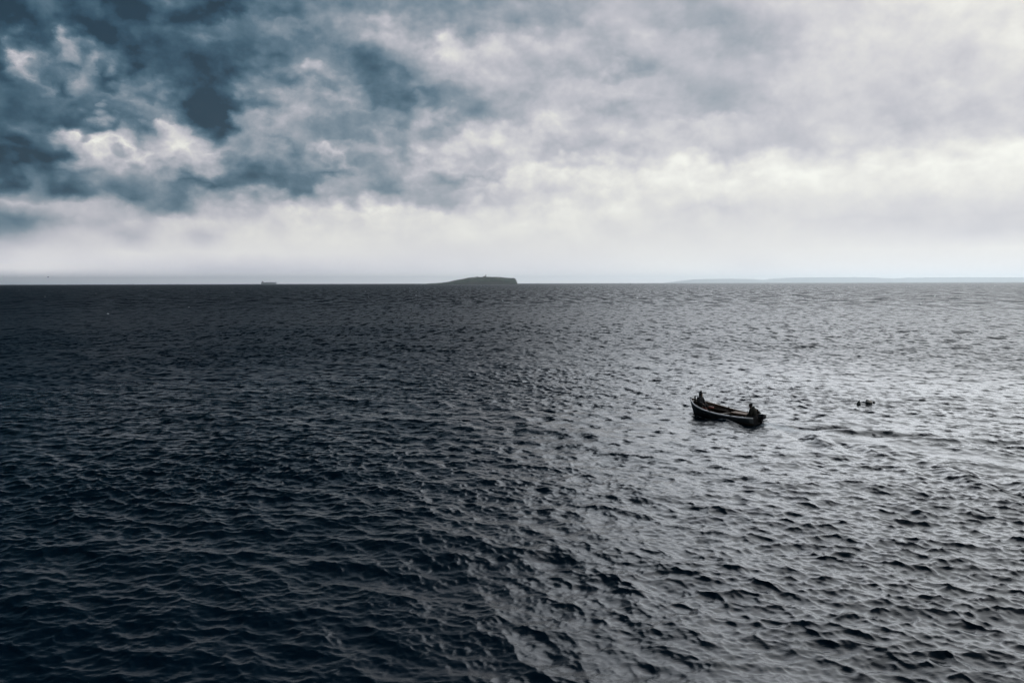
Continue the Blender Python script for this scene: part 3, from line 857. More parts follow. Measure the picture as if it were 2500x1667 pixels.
# ------------------------------------------------------------------ gulls
M_gull = mat('gull_feathers', (0.16, 0.16, 0.17), 0.8, 0.2, 12)
def gull(px, py, D, heading, label, span=1.2):
    a = math.atan((px - 1250) / F_PX)
    hz = 691.5 - (px - 1250) * 0.0024
    z = CAM_H + (hz - py) / F_PX * D
    t = empty('gull', Matrix.Translation((math.tan(a) * D, D, z)) @ Matrix.Rotation(heading, 4, 'Z'))
    tag(t, label, 'bird', 'gulls in the air')
    bm = bmesh.new()
    lathe(bm, [(0, -0.30), (0.045, -0.27), (0.10, -0.10), (0.11, 0.05), (0.075, 0.17), (0.06, 0.22), (0.065, 0.27), (0.03, 0.32), (0.012, 0.335), (0.0, 0.38)], 10, rot=Matrix.Rotation(R(90), 3, 'Y'))
    v = [bm.verts.new(q) for q in ((-0.25, 0.03, 0.01), (-0.46, 0.09, 0.0), (-0.46, -0.09, 0.0), (-0.25, -0.03, 0.01), (-0.25, 0, 0.035), (-0.25, 0, -0.02))]
    bm.faces.new((v[0], v[1], v[2], v[3])); bm.faces.new((v[4], v[1], v[2])); bm.faces.new((v[5], v[2], v[1]))
    obj('body', bm, M_gull, t, True)
    for s_ in (-1, 1):
        bm = bmesh.new()
        pts = [(0, 0.06, 0.14, 0.03), (0.5, 0.17 + 0.04, 0.13, 0.022), (0.75, 0.13, 0.10, 0.016), (1.0, -0.10, 0.02, 0.006)]
        sec = []
        for u, dx, ch, th in pts:
            y = s_ * (0.08 + u * span / 2 * 0.9); zz = 0.04 + 0.22 * math.sin(u * 2.2) * 0.9
            sec.append([bm.verts.new((dx + ch * 0.4, y, zz)), bm.verts.new((dx, y, zz + th)), bm.verts.new((dx - ch, y, zz)), bm.verts.new((dx, y, zz - th * 0.3))])
        for c0, c1 in zip(sec, sec[1:]):
            for k in range(4): bm.faces.new((c0[k], c0[(k + 1) % 4], c1[(k + 1) % 4], c1[k]))
        bm.faces.new(sec[0]); bm.faces.new(sec[-1])
        obj('wing', bm, M_gull, t, True)
gull(121.5, 676.8, 330.0, R(20), 'dark gull flying low near the left edge of the sea')
gull(831, 642.6, 620.0, R(160), 'tiny far gull in the air between ship and island')

# ------------------------------------------------------------------ floats near the boat
def sea_z(x, y):
    return 0.0
M_fd = mat('weathered_green_plastic', (0.035, 0.045, 0.042), 0.55, 0.3, 9)
M_fb = mat('sun_bleached_buff_plastic', (0.66, 0.56, 0.47), 0.6, 0.18, 7, col2=(0.75, 0.72, 0.69))
M_fk = mat('black_rubber', (0.012, 0.013, 0.015), 0.5, 0.2, 9)
M_fg = mat('grey_plastic', (0.16, 0.19, 0.22), 0.5, 0.2, 9)
M_rope = mat('wet_rope', (0.06, 0.055, 0.045), 0.9, 0.3, 30)
def floats():
    p = ground_pt(2096.5, 986)
    t = empty('cone_float', Matrix.Translation(p + Vector((0, 0, 0))) @ Matrix.Rotation(R(6), 4, 'Y'))
    tag(t, 'small dark cone-shaped float with a pale eye on top, leftmost of the cluster', 'float', 'fishing floats near the boat')
    bm = bmesh.new(); lathe(bm, [(0, -0.16), (0.09, -0.12), (0.125, -0.03), (0.115, 0.05), (0.08, 0.14), (0.04, 0.19), (0, 0.20)], 18); obj('body', bm, M_fd, t, True)
    bm = bmesh.new(); lathe(bm, [(0.028, 0.18), (0.032, 0.24), (0.02, 0.27), (0, 0.275)], 12); obj('eye', bm, M_fb, t, True)
    bm = bmesh.new(); tube(bm, [(-0.11, 0, 0.0), (-0.2, 0.03, 0.01), (-0.26, 0.05, -0.03)], 0.022, 8); obj('rope_tail', bm, M_rope, t, True)
    p = ground_pt(2121, 985.5) + Vector((0, 0, 0.05))
    t = empty('round_float', Matrix.Translation(p) @ Matrix.Rotation(R(-12), 4, 'X') @ Matrix.Rotation(R(8), 4, 'Y'))
    tag(t, 'large buff and white round float with dark weed at its waterline', 'float', 'fishing floats near the boat')
    bm = bmesh.new()
    r = bmesh.ops.create_uvsphere(bm, u_segments=24, v_segments=14, radius=1.0)
    for v in bm.verts:
        v.co = Vector((v.co.x * 0.205, v.co.y * 0.17, v.co.z * 0.15 + 0.06)) * (1 + 0.03 * math.sin(9 * v.co.x + 4 * v.co.y))
        if v.co.x < -0.05 and v.co.z > 0.12: v.co.z += 0.05 * min(1, (-0.05 - v.co.x) / 0.08)
    obj('body', bm, M_fb, t, True)
    bm = bmesh.new(); lathe(bm, [(0.12, -0.12), (0.2, -0.06), (0.222, -0.01), (0.215, 0.02), (0.2, 0.03), (0.16, 0.025)], 22); w = obj('weed_skirt', bm, M_fd, t, True); w.scale = (1, 0.86, 1)
    p = ground_pt(2133.5, 983)
    t = empty('black_ball_float', Matrix.Translation(p))
    tag(t, 'small black ball float touching the right side of the buff float', 'float', 'fishing floats near the boat')
    bm = bmesh.new(); lathe(bm, [(0, -0.08), (0.06, -0.06), (0.088, 0), (0.075, 0.055), (0.04, 0.082), (0, 0.088)], 16); obj('ball', bm, M_fk, t, True)
    bm = bmesh.new(); tube(bm, [(-0.02, 0, 0.08), (-0.015, 0, 0.105), (0.015, 0, 0.105), (0.02, 0, 0.08)], 0.009, 6); obj('lug', bm, M_fk, t)
    p = ground_pt(2109, 982)
    t = empty('grey_float', Matrix.Translation(p) @ Matrix.Rotation(R(14), 4, 'Z'))
    tag(t, 'low grey sausage-shaped float awash left of the buff float', 'float', 'fishing floats near the boat')
    bm = bmesh.new(); lathe(bm, [(0, -0.15), (0.03, -0.14), (0.055, -0.10), (0.06, 0), (0.055, 0.10), (0.03, 0.14), (0, 0.15)], 14, c=(0, 0, 0.02), rot=Matrix.Rotation(R(90), 3, 'Y')); obj('body', bm, M_fg, t, True)
    bm = bmesh.new(); lathe(bm, [(0.032, -0.03), (0.036, 0), (0.032, 0.03)], 10, c=(-0.155, 0, 0.02), rot=Matrix.Rotation(R(90), 3, 'Y')); obj('end_cap', bm, M_fk, t, True)
floats()

# ================================================================== the boat
M_hull = mat('hull_paint', (0.05, 0.06, 0.064), 0.45, 0.22, 3.0, 0.05)
M_bottom = mat('antifouling', (0.012, 0.013, 0.014), 0.6, 0.3, 4.0)
M_in = mat('varnished_dark_wood', (0.040, 0.026, 0.017), 0.6, 0.35, 6.0)
M_rail = mat('worn_white_rail', (0.86, 0.85, 0.84), 0.45, 0.05, 5.0)
M_tan = mat('bleached_board_shaded_rail', (0.18, 0.092, 0.045), 0.7, 0.25, 7.0)
M_plank = mat('floor_plank_wood', (0.055, 0.038, 0.026), 0.75, 0.3, 6.0)
M_motor = mat('black_motor_cowl', (0.012, 0.012, 0.013), 0.3, 0.1, 5.0, coat=0.3)
M_quarter = mat('worn_grey_paint', (0.15, 0.165, 0.17), 0.6, 0.2, 8.0)
boat = empty('open_boat', BOAT_MW)
tag(boat, 'small open motor boat with a dark hull and white gunwale', 'boat')
NT, NV = 41, 13
def hull_pt(t, v, inset=0.0):
    b = max(beam(t) - inset, 0.004); s = sheer(t)
    keel = -0.20 + 0.10 * max(0, (t - 0.75) / 0.25) ** 2
    nn = 2.7 - 1.5 * t ** 1.5
    y = b * (1 - (1 - v) ** nn)
    z = keel + (s - keel) * v + (inset * (1 - v))
    rake = 0.34 * max(0, (t - 0.72) / 0.28) ** 1.6
    x = BL * (t - 0.5) - rake * (1 - v) ** 1.3 - (inset if t > 0.98 else 0)
    return Vector((x, y, z))
def build_boat():
    bm = bmesh.new(); grid = []
    for i in range(NT):
        t = i / (NT - 1); row = []
        for j in range(-(NV - 1), NV):
            p = hull_pt(t, abs(j) / (NV - 1)); p.y *= 1 if j >= 0 else -1
            row.append(bm.verts.new(p))
        grid.append(row)
    for i in range(NT - 1):
        for j in range(2 * NV - 2):
            f = bm.faces.new((grid[i][j], grid[i + 1][j], grid[i + 1][j + 1], grid[i][j + 1]))
            zc = f.calc_center_median().z
            f.material_index = 1 if zc < 0.03 else 0
    bmesh.ops.remove_doubles(bm, verts=bm.verts[:], dist=0.0005)
    h = obj('hull', bm, [M_hull, M_bottom, M_in, M_in], boat, True)
    so = h.modifiers.new('thickness', 'SOLIDIFY'); so.thickness = 0.028; so.offset = -1; so.material_offset = 2
    # transom board
    bm = bmesh.new(); prof = [hull_pt(0, j / (NV - 1)) for j in range(NV)]
    out = [Vector((0, p.y - 0.002, p.z)) for p in prof]
    loop = [Vector((0, -p.y, p.z)) for p in reversed(out)] + out[1:]
    n = len(loop)
    top_c = [Vector((0, 0.18, sheer(0) - 0.02)), Vector((0, 0.14, sheer(0) - 0.09)), Vector((0, -0.14, sheer(0) - 0.09)), Vector((0, -0.18, sheer(0) - 0.02))]
    full = loop + top_c
    va = [bm.verts.new((-BL / 2 - 0.004, p.y, p.z)) for p in full]; vb = [bm.verts.new((-BL / 2 + 0.035, p.y, p.z)) for p in full]
    bm.faces.new(va); bm.faces.new(vb)
    for i in range(len(full)):
        k = (i + 1) % len(full); bm.faces.new((va[i], va[k], vb[k], vb[i]))
    obj('transom', bm, M_bottom, boat)
    # worn corner post on the port quarter, as the photo shows, and its twin
    for s_ in (1, -1):
        bm = bmesh.new()
        for j in range(5, NV - 1):
            for i in range(2): pass
        cols = []
        for t in (0.0, 0.02, 0.045):
            cols.append([hull_pt(t, v / 10) for v in range(5, 10)])
        vs = [[bm.verts.new((p.x, s_ * (p.y + 0.006), p.z)) for p in c] for c in cols]
        vi = [[bm.verts.new((p.x, s_ * (p.y - 0.004), p.z)) for p in c] for c in cols]
        for i in range(2):
            for j in range(4):
                bm.faces.new((vs[i][j], vs[i + 1][j], vs[i + 1][j + 1], vs[i][j + 1])); bm.faces.new((vi[i][j], vi[i + 1][j], vi[i + 1][j + 1], vi[i][j + 1]))
        for i in range(2):
            for j in (0, 4): bm.faces.new((vs[i][j], vs[i + 1][j], vi[i + 1][j], vi[i][j]))
        for j in range(4):
            for i in (0, 2): bm.faces.new((vs[i][j], vs[i][j + 1], vi[i][j + 1], vi[i][j]))
        obj('quarter_plate', bm, M_quarter, boat)
    # gunwales: capping rails
    for s_ in (1, -1):
        bm = bmesh.new(); prev = None
        for i in range(61):
            t = 0.004 + 0.988 * i / 60
            p = hull_pt(t, 1.0)
            q = hull_pt(min(t + 0.01, 1), 1.0) - hull_pt(max(t - 0.01, 0), 1.0)
            nrm_ = Vector((-q.y, q.x, 0)).normalized()
            if nrm_.y < 0: nrm_ = -nrm_
            hw_o, hw_i = 0.034, 0.044
            ring = []
            for dn, dz in ((hw_o, -0.032), (hw_o, -0.012), (hw_o - 0.030, 0.024), (-hw_i + 0.012, 0.026), (-hw_i, 0.014), (-hw_i, -0.02)):
                c = p + nrm_ * dn; yy = c.y if c.y > 0.002 else 0.002
                ring.append(bm.verts.new((c.x, s_ * yy, p.z + dz)))
            if prev:
                for k in range(6): bm.faces.new((prev[k], prev[(k + 1) % 6], ring[(k + 1) % 6], ring[k]))
            else: bm.faces.new(ring)
            prev = ring
        bm.faces.new(prev)
        obj('gunwale', bm, M_rail if s_ > 0 else M_tan, boat, False)  # starboard rail coloured tan to carry the shade on its inner face
    # stem head
    bm = bmesh.new(); prev = None
    for v in (0.02, 0.2, 0.4, 0.6, 0.8, 1.0, 1.07):
        p = hull_pt(1.0, min(v, 1)); p.z += (v - 1) * 1.0 if v > 1 else 0
        ring = [bm.verts.new((p.x + 0.035, 0.02, p.z)), bm.verts.new((p.x + 0.035, -0.02, p.z)), bm.verts.new((p.x - 0.05, -0.028, p.z)), bm.verts.new((p.x - 0.05, 0.028, p.z))]
        if prev:
            for k in range(4): bm.faces.new((prev[k], prev[(k + 1) % 4], ring[(k + 1) % 4], ring[k]))
        else: bm.faces.new(ring)
        prev = ring
    bm.faces.new(prev); obj('stem', bm, M_bottom, boat)
    # floor planks
    for k in range(7):
        y = -0.48 + k * 0.16
        t1 = 0.80 - 0.9 * abs(y) ** 1.6; x0, x1 = -BL / 2 + 0.05, BL * (t1 - 0.5)
        bm = bmesh.new(); box(bm, ((x0 + x1) / 2, y, 0.055), (x1 - x0, 0.148, 0.022), bevel=0.004); obj('floor_plank', bm, M_plank, boat)
    # ribs
    for t in (0.14, 0.26, 0.38, 0.50, 0.62, 0.74, 0.85):
        bm = bmesh.new(); prev = None
        for j in range(-10, 11):
            v = abs(j) / 10 * 0.95
            p = hull_pt(t, v, 0.032); p2 = hull_pt(t, v, 0.06)
            sg = 1 if j >= 0 else -1
            ring = [bm.verts.new((p.x - 0.015, sg * p.y, p.z)), bm.verts.new((p.x + 0.015, sg * p.y, p.z)), bm.verts.new((p.x + 0.015, sg * p2.y, p2.z)), bm.verts.new((p.x - 0.015, sg * p2.y, p2.z))]
            if prev:
                for k in range(4): bm.faces.new((prev[k], prev[(k + 1) % 4], ring[(k + 1) % 4], ring[k]))
            else: bm.faces.new(ring)
            prev = ring
        bm.faces.new(prev); obj('rib', bm, M_in, boat)
    # thwarts
    for t, z in ((0.06, 0.29), (0.50, 0.26), (0.855, 0.46)):
        x = BL * (t - 0.5); w = beam(t) - 0.045 - 0.06 * (t > 0.7)
        w2 = 0.72 * w if t > 0.7 else w * 0.96
        bm = bmesh.new(); box(bm, (x, 0, z), (0.24, 2 * w2, 0.032), bevel=0.006); obj('thwart', bm, M_plank, boat)
    # bench along the starboard side
    for t0, t1 in ((0.53, 0.76),):
        bm = bmesh.new(); prev = None
        for i in range(9):
            t = t0 + (t1 - t0) * i / 8; b = beam(t) - 0.06; x = BL * (t - 0.5)
            zz = 0.34 + 0.12 * (t - t0)
            ring = [bm.verts.new((x, -b, zz)), bm.verts.new((x, -b + 0.26, zz)), bm.verts.new((x, -b + 0.26, zz - 0.03)), bm.verts.new((x, -b, zz - 0.03))]
            if prev:
                for k in range(4): bm.faces.new((prev[k], prev[(k + 1) % 4], ring[(k + 1) % 4], ring[k]))
            else: bm.faces.new(ring)
            prev = ring
        bm.faces.new(prev); obj('side_bench', bm, M_plank, boat)
    # rowlocks on both gunwales
    for s_ in (1, -1):
        for t in (0.27, 0.56):
            p = hull_pt(t, 1)
            bm = bmesh.new(); box(bm, (p.x, s_ * p.y, p.z + 0.026), (0.075, 0.07, 0.014), bevel=0.003)
            for dx in (-0.028, 0.028):
                tube(bm, [(p.x, s_ * p.y, p.z + 0.03), (p.x + dx, s_ * p.y, p.z + 0.06), (p.x + dx * 1.25, s_ * p.y, p.z + 0.11)], [0.011, 0.010, 0.008], 6)
            obj('rowlock', bm, M_bottom, boat)
    # samson post in the bow
    bm = bmesh.new(); xp = BL * 0.5 - 0.33; zp = sheer(0.94)
    box(bm, (xp, 0.015, zp - 0.09), (0.07, 0.07, 0.75), bevel=0.012); obj('bow_post', bm, M_bottom, boat)
    # small breasthook deck in the bow
    bm = bmesh.new(); pts = []
    for t in (0.93, 0.955, 0.98, 0.995):
        p = hull_pt(t, 0.97, 0.03); pts.append((p.x, max(p.y - 0.0, 0.004), p.z))
    top = [bm.verts.new((x, y, z)) for x, y, z in pts] + [bm.verts.new((x, -y, z)) for x, y, z in reversed(pts)]
    bot = [bm.verts.new((v.co.x, v.co.y, v.co.z - 0.03)) for v in top]
    bm.faces.new(top); bm.faces.new(bot)
    for i in range(len(top)):
        k = (i + 1) % len(top); bm.faces.new((top[i], top[k], bot[k], bot[i]))
    obj('breasthook', bm, M_in, boat)
    # outboard motor on the transom
    x0 = -BL / 2
    om = empty('outboard_motor', Matrix.Translation((x0, 0.0, 0)), boat)
    bm = bmesh.new(); r = bmesh.ops.create_uvsphere(bm, u_segments=20, v_segments=12, radius=1)
    for v in bm.verts:
        c = v.co.copy(); q = 0.55
        sx = math.copysign(abs(c.x) ** q, c.x); sy = math.copysign(abs(c.y) ** q, c.y); sz = math.copysign(abs(c.z) ** 0.62, c.z)
        v.co = Vector((-0.20 + 0.235 * sx, 0.145 * sy * (1 - 0.12 * sx), 0.47 + 0.165 * sz - 0.03 * sx))
    obj('cowling', bm, M_motor, om, True)
    bm = bmesh.new(); lathe(bm, [(0.17, 0), (0.175, 0.012), (0.17, 0.024)], 18, c=(-0.20, 0, 0.415)); b_ = obj('band', bm, M_quarter, om, True); b_.scale = (1, 0.8, 1)
    bm = bmesh.new(); box(bm, (-0.17, 0, 0.0), (0.13, 0.07, 0.72), bevel=0.02); box(bm, (-0.21, 0, -0.19), (0.30, 0.16, 0.012)); obj('leg', bm, M_motor, om)
    bm = bmesh.new(); lathe(bm, [(0, -0.16), (0.04, -0.12), (0.05, 0), (0.045, 0.12), (0.02, 0.16)], 12, c=(-0.19, 0, -0.30), rot=Matrix.Rotation(R(90), 3, 'Y')); gb = obj('gearcase', bm, M_motor, om, True)
    for s_ in (-1, 1):
        bm = bmesh.new(); box(bm, (-0.02, s_ * 0.075, 0.24), (0.13, 0.022, 0.24), bevel=0.006); tube(bm, [(0.04, s_ * 0.075, 0.24), (0.10, s_ * 0.075, 0.24)], 0.012, 8); obj('clamp', bm, M_motor, om)
    bm = bmesh.new(); tube(bm, [(-0.02, 0.02, 0.42), (0.18, 0.06, 0.46), (0.36, 0.10, 0.50)], [0.022, 0.02, 0.018], 10); tl = obj('tiller', bm, M_motor, om, True)
    bm = bmesh.new(); tube(bm, [(0.36, 0.10, 0.50), (0.50, 0.13, 0.535)], [0.026, 0.024], 10); obj('grip', bm, M_fk, tl, True)
build_boat()

# things lying in the boat ------------------------------------------------------
def in_boat(name, x, y, z, rz=0.0):
    return empty(name, BOAT_MW @ Matrix.Translation((x, y, z)) @ Matrix.Rotation(rz, 4, 'Z'))
def hatch_box():
    x = BL * (0.30 - 0.5)
    t = in_boat('engine_box', x, -0.34, 0.066)
    tag(t, 'low wooden box with a tan board lid near the stern of the boat', 'box')
    bm = bmesh.new(); box(bm, (0, 0, 0.155), (0.82, 0.42, 0.31), bevel=0.012); obj('case', bm, M_plank, t)
    for k in range(3):
        bm = bmesh.new(); box(bm, (0, -0.175 + 0.175 * k, 0.331), (0.98, 0.169, 0.034), bevel=0.007); obj('lid_board', bm, M_tan, t)
hatch_box()
M_red = mat('red_oilcloth', (0.16, 0.022, 0.010), 0.6, 0.5, 6.0, 0.3)
M_redd = mat('dark_red_net', (0.08, 0.018, 0.010), 0.9, 0.5, 14.0, 0.4)
def bundle(name, x, y, z, sx, sy, sz, m, seed, label, cat):
    t = in_boat(name, x, y, z)
    tag(t, label, cat)
    g = random.Random(seed)
    bm = bmesh.new(); bmesh.ops.create_icosphere(bm, subdivisions=4, radius=1)
    for v in bm.verts:
        n = fbm(v.co.x * 2.2 + seed, v.co.y * 2.2 + v.co.z * 1.7, seed, 4)
        d = v.co.normalized() * (1 + 0.24 * n)
        zz = d.z if d.z > 0 else d.z * 0.25
        v.co = Vector((d.x * sx, d.y * sy, zz * sz + 0.25 * sz))
    obj('folds', bm, m, t, True)
    bm = bmesh.new(); pts = []
    for k in range(15):
        a = k / 14 * math.pi
        pts.append((0.0 + 0.02 * math.sin(5 * a), sy * 1.04 * math.cos(a), sz * 0.25 + sz * 1.1 * math.sin(a)))
    tube(bm, pts, 0.012, 6); obj('lashing', bm, M_rope, t, True)
bundle('oilskin_bundle', BL * 0.26, -0.34, 0.40, 0.24, 0.17, 0.10, M_red, 5, 'crumpled red oilskin on the far side of the bow', 'oilskin')
bundle('net_heap', BL * 0.28, 0.14, 0.07, 0.30, 0.24, 0.36, M_redd, 9, 'dark red heap of net in front of the hooded figure', 'net')

# ================================================================== the two people
def skin_mesh(name, verts, edges, radii, material, parent, root=0, sub=2):
    me = bpy.data.meshes.new(name)
    me.from_pydata([Vector(v) for v in verts], edges, [])
    o = bpy.data.objects.new(name, me); COL.objects.link(o)
    md = o.modifiers.new('Skin', 'SKIN'); md.use_smooth_shade = True; md.branch_smoothing = 0.4
    sv = me.skin_vertices[0].data
    for i, r in enumerate(radii):
        sv[i].radius = (r, r) if isinstance(r, (int, float)) else r
        sv[i].use_root = (i == root)
    sb = o.modifiers.new('Sub', 'SUBSURF'); sb.levels = sub; sb.render_levels = sub
    dg = bpy.context.evaluated_depsgraph_get()
    ev = o.evaluated_get(dg)
    m2 = bpy.data.meshes.new_from_object(ev)
    bpy.data.objects.remove(o); 
    m2.name = name
    m2.materials.clear(); m2.materials.append(material)
    m2.polygons.foreach_set('use_smooth', [True] * len(m2.polygons))
    q = bpy.data.objects.new(name, m2); COL.objects.link(q); q.parent = parent
    return q

M_skin = mat('skin', (0.30, 0.19, 0.14), 0.6, 0.1, 20)
M_eye = mat('eye_dark', (0.02, 0.018, 0.016), 0.2, 0.1, 20)
def person(mw, label, J, cloth, hat):
    """J: joint positions, facing +x, seat at the origin"""
    t = empty('person', mw)
    tag(t, label, 'person', 'people in the boat')
    V = []; E = []; Rr = []; idx = {}
    def add(n, p, r, to=None):
        idx[n] = len(V); V.append(Vector(p)); Rr.append(r)
        if to: E.append((idx[to], idx[n]))
    add('pelvis', J['pelvis'], (0.125, 0.14))
    add('waist', J['waist'], (0.105, 0.13), 'pelvis')
    add('chest', J['chest'], (0.115, 0.155), 'waist')
    add('neck', J['neck'], 0.058, 'chest')
    hb = J['head']
    fw = Vector(J['face']).normalized()
    add('skull', hb, 0.082, 'neck')
    add('crown', hb + Vector((0, 0, 0.075)) - fw * 0.015, 0.082, 'skull')
    add('nose', hb + fw * 0.098 + Vector((0, 0, 0.005)), 0.016, 'skull')
    sd = Vector((-fw.y, fw.x, 0))
    for s_ in (-1, 1):
        n = 'L' if s_ > 0 else 'R'
        add('ear' + n, hb + sd * s_ * 0.088 + Vector((0, 0, 0.01)), 0.016, 'skull')
        add('sh' + n, J['sh' + n], 0.072, 'chest')
        add('el' + n, J['el' + n], 0.05, 'sh' + n)
        add('wr' + n, J['wr' + n], 0.031, 'el' + n)
        d = (Vector(J['wr' + n]) - Vector(J['el' + n])).normalized()
        pm = Vector(J['wr' + n]) + d * 0.075
        add('palm' + n, pm, (0.036, 0.02), 'wr' + n)
        sw = d.cross(Vector((0, 0, 1))).normalized()
        if sw.length < 0.1: sw = Vector((0, 1, 0))
        for k, (off, ln) in enumerate(((-0.028, 0.062), (-0.009, 0.074), (0.010, 0.070), (0.028, 0.054))):
            b_ = pm + d * 0.02 + sw * off
            add('f%d%s' % (k, n), b_ + d * ln * 0.5 + Vector((0, 0, -0.006)), 0.0095, 'palm' + n)
            add('g%d%s' % (k, n), b_ + d * ln * 0.75 + Vector((0, 0, -0.032)), 0.008, 'f%d%s' % (k, n))
        add('th' + n, pm - d * 0.02 - sw * s_ * 0.05 + Vector((0, 0, -0.01)), 0.011, 'palm' + n)
        add('tt' + n, pm + d * 0.02 - sw * s_ * 0.058 + Vector((0, 0, -0.022)), 0.009, 'th' + n)
        add('hip' + n, J['hip' + n], 0.095, 'pelvis')
        add('kn' + n, J['kn' + n], 0.062, 'hip' + n)
        add('an' + n, J['an' + n], 0.042, 'kn' + n)
        add('toe' + n, Vector(J['an' + n]) + Vector(J.get('foot', (0.17, 0, -0.05))), (0.045, 0.03), 'an' + n)
    skin_mesh('body', V, E, Rr, M_skin, t)
    # clothes follow the same skeleton, a little larger
    def garment(name, names, edges, extra, m, ends={}):
        vv = []; rr = []; ii = {}
        for n in names:
            p = V[idx[n]]; r = Rr[idx[n]]
            if n in ends:
                a, f = ends[n]; p = V[idx[a]].lerp(p, f)
            ii[n] = len(vv); vv.append(p)
            rr.append(tuple(q + extra for q in r) if isinstance(r, tuple) else r + extra)
        return skin_mesh(name, vv, [(ii[a], ii[b]) for a, b in edges], rr, m, t)
    garment('jacket', ['pelvis', 'waist', 'chest', 'neck', 'shL', 'elL', 'wrL', 'shR', 'elR', 'wrR'],
            [('pelvis', 'waist'), ('waist', 'chest'), ('chest', 'neck'), ('chest', 'shL'), ('shL', 'elL'), ('elL', 'wrL'), ('chest', 'shR'), ('shR', 'elR'), ('elR', 'wrR')], 0.055, cloth[0])
    garment('trousers', ['pelvis', 'hipL', 'knL', 'anL', 'hipR', 'knR', 'anR'],
            [('pelvis', 'hipL'), ('hipL', 'knL'), ('knL', 'anL'), ('pelvis', 'hipR'), ('hipR', 'knR'), ('knR', 'anR')], 0.018, cloth[1], {'anL': ('knL', 0.9), 'anR': ('knR', 0.9)})
    for n in 'LR':
        garment('boot', ['an' + n, 'toe' + n], [('an' + n, 'toe' + n)], 0.018, M_fk)
    for s_ in (-1, 1):
        bm = bmesh.new(); bmesh.ops.create_uvsphere(bm, u_segments=8, v_segments=6, radius=0.012)
        obj('eye', bm, M_eye, t, True, hb + fw * 0.074 + sd * s_ * 0.032 + Vector((0, 0, 0.028)))
    bm = bmesh.new(); tube(bm, [hb + fw * 0.078 + sd * -0.025 + Vector((0, 0, -0.042)), hb + fw * 0.084 + Vector((0, 0, -0.045)), hb + fw * 0.078 + sd * 0.025 + Vector((0, 0, -0.042))], 0.007, 6)
    obj('mouth', bm, mat('lips', (0.25, 0.10, 0.08), 0.5), t, True)
    # hood bunched at the neck or worn, hat
    hat(t, hb, fw, sd, V, idx)
    return t

def hat_point(t, hb, fw, sd, V, idx):
    """dark hood worn up round the face, drawn to a pale-tipped point"""
    bm = bmesh.new(); rings = []
    up = Vector((0, 0, 1))
    for z, r, off in ((-0.13, 0.105, -0.02), (-0.06, 0.115, -0.028), (0.02, 0.120, -0.03), (0.09, 0.114, -0.03), (0.14, 0.092, -0.03), (0.175, 0.060, -0.028), (0.20, 0.034, -0.022)):
        c = hb + up * z + fw * off; ring = []
        for k in range(20):
            a = 2 * math.pi * k / 20
            rad = r
            front = max(0, math.cos(a))
            if z < 0.08: rad = r * (1 - 0.42 * front ** 4)          # open at the face
            ring.append(bm.verts.new(c + fw * math.cos(a) * rad + sd * math.sin(a) * rad * 0.95))
        rings.append(ring)
    for a_, b_ in zip(rings, rings[1:]):
        for k in range(20): bm.faces.new((a_[k], a_[(k + 1) % 20], b_[(k + 1) % 20], b_[k]))
    bm.faces.new(rings[-1]); bm.faces.new(rings[0])
    h = obj('hood', bm, M_j1, t, True)
    bm = bmesh.new(); bmesh.ops.create_icosphere(bm, subdivisions=3, radius=0.04)
    for v in bm.verts: v.co *= 1 + 0.10 * math.sin(40 * v.co.x + 31 * v.co.y + 55 * v.co.z)
    tp = obj('pale_tip', bm, M_tip, h, True, hb + up * 0.225 - fw * 0.02)

def hat_beanie(t, hb, fw, sd, V, idx):
    up = Vector((0, 0, 1)); bm = bmesh.new(); rings = []
    for z, r in ((0.028, 0.106), (0.05, 0.112), (0.075, 0.110), (0.09, 0.106), (0.125, 0.098), (0.155, 0.075), (0.172, 0.04), (0.178, 0.012)):
        c = hb + up * z - fw * 0.014
        rings.append([bm.verts.new(c + fw * math.cos(2 * math.pi * k / 20) * r * 1.04 + sd * math.sin(2 * math.pi * k / 20) * r * 0.95) for k in range(20)])
    for a_, b_ in zip(rings, rings[1:]):
        for k in range(20): bm.faces.new((a_[k], a_[(k + 1) % 20], b_[(k + 1) % 20], b_[k]))
    bm.faces.new(rings[-1]); bm.faces.new(rings[0])
    obj('woollen_hat', bm, M_hat, t, True)
    # hood lying on the shoulders behind the neck
    bm = bmesh.new(); nb = V[idx['neck']]
    bmesh.ops.create_icosphere(bm, subdivisions=3, radius=1)
    for v in bm.verts:
        c = v.co
        v.co = -fw * (0.11 + 0.075 * c.x) + sd * (0.135 * c.y) + up * (0.0 + 0.085 * c.z + 0.02 * math.sin(6 * c.y))
    obj('hood', bm, M_j2, t, True, nb)
    # hair showing under the hat
    bm = bmesh.new(); rr_ = []
    for z, r in ((-0.05, 0.088), (-0.02, 0.097), (0.03, 0.101)):
        c = hb + up * z - fw * 0.014
        rr_.append([bm.verts.new(c - fw * math.cos(a) * r + sd * math.sin(a) * r * 0.96) for a in [(-1 + 2 * k / 12) * 1.5 for k in range(13)]])
    for a_, b_ in zip(rr_, rr_[1:]):
        for k in range(12): bm.faces.new((a_[k], a_[k + 1], b_[k + 1], b_[k]))
    o = obj('hair', bm, M_eye, t, True); o.modifiers.new('thick', 'SOLIDIFY').thickness = 0.008

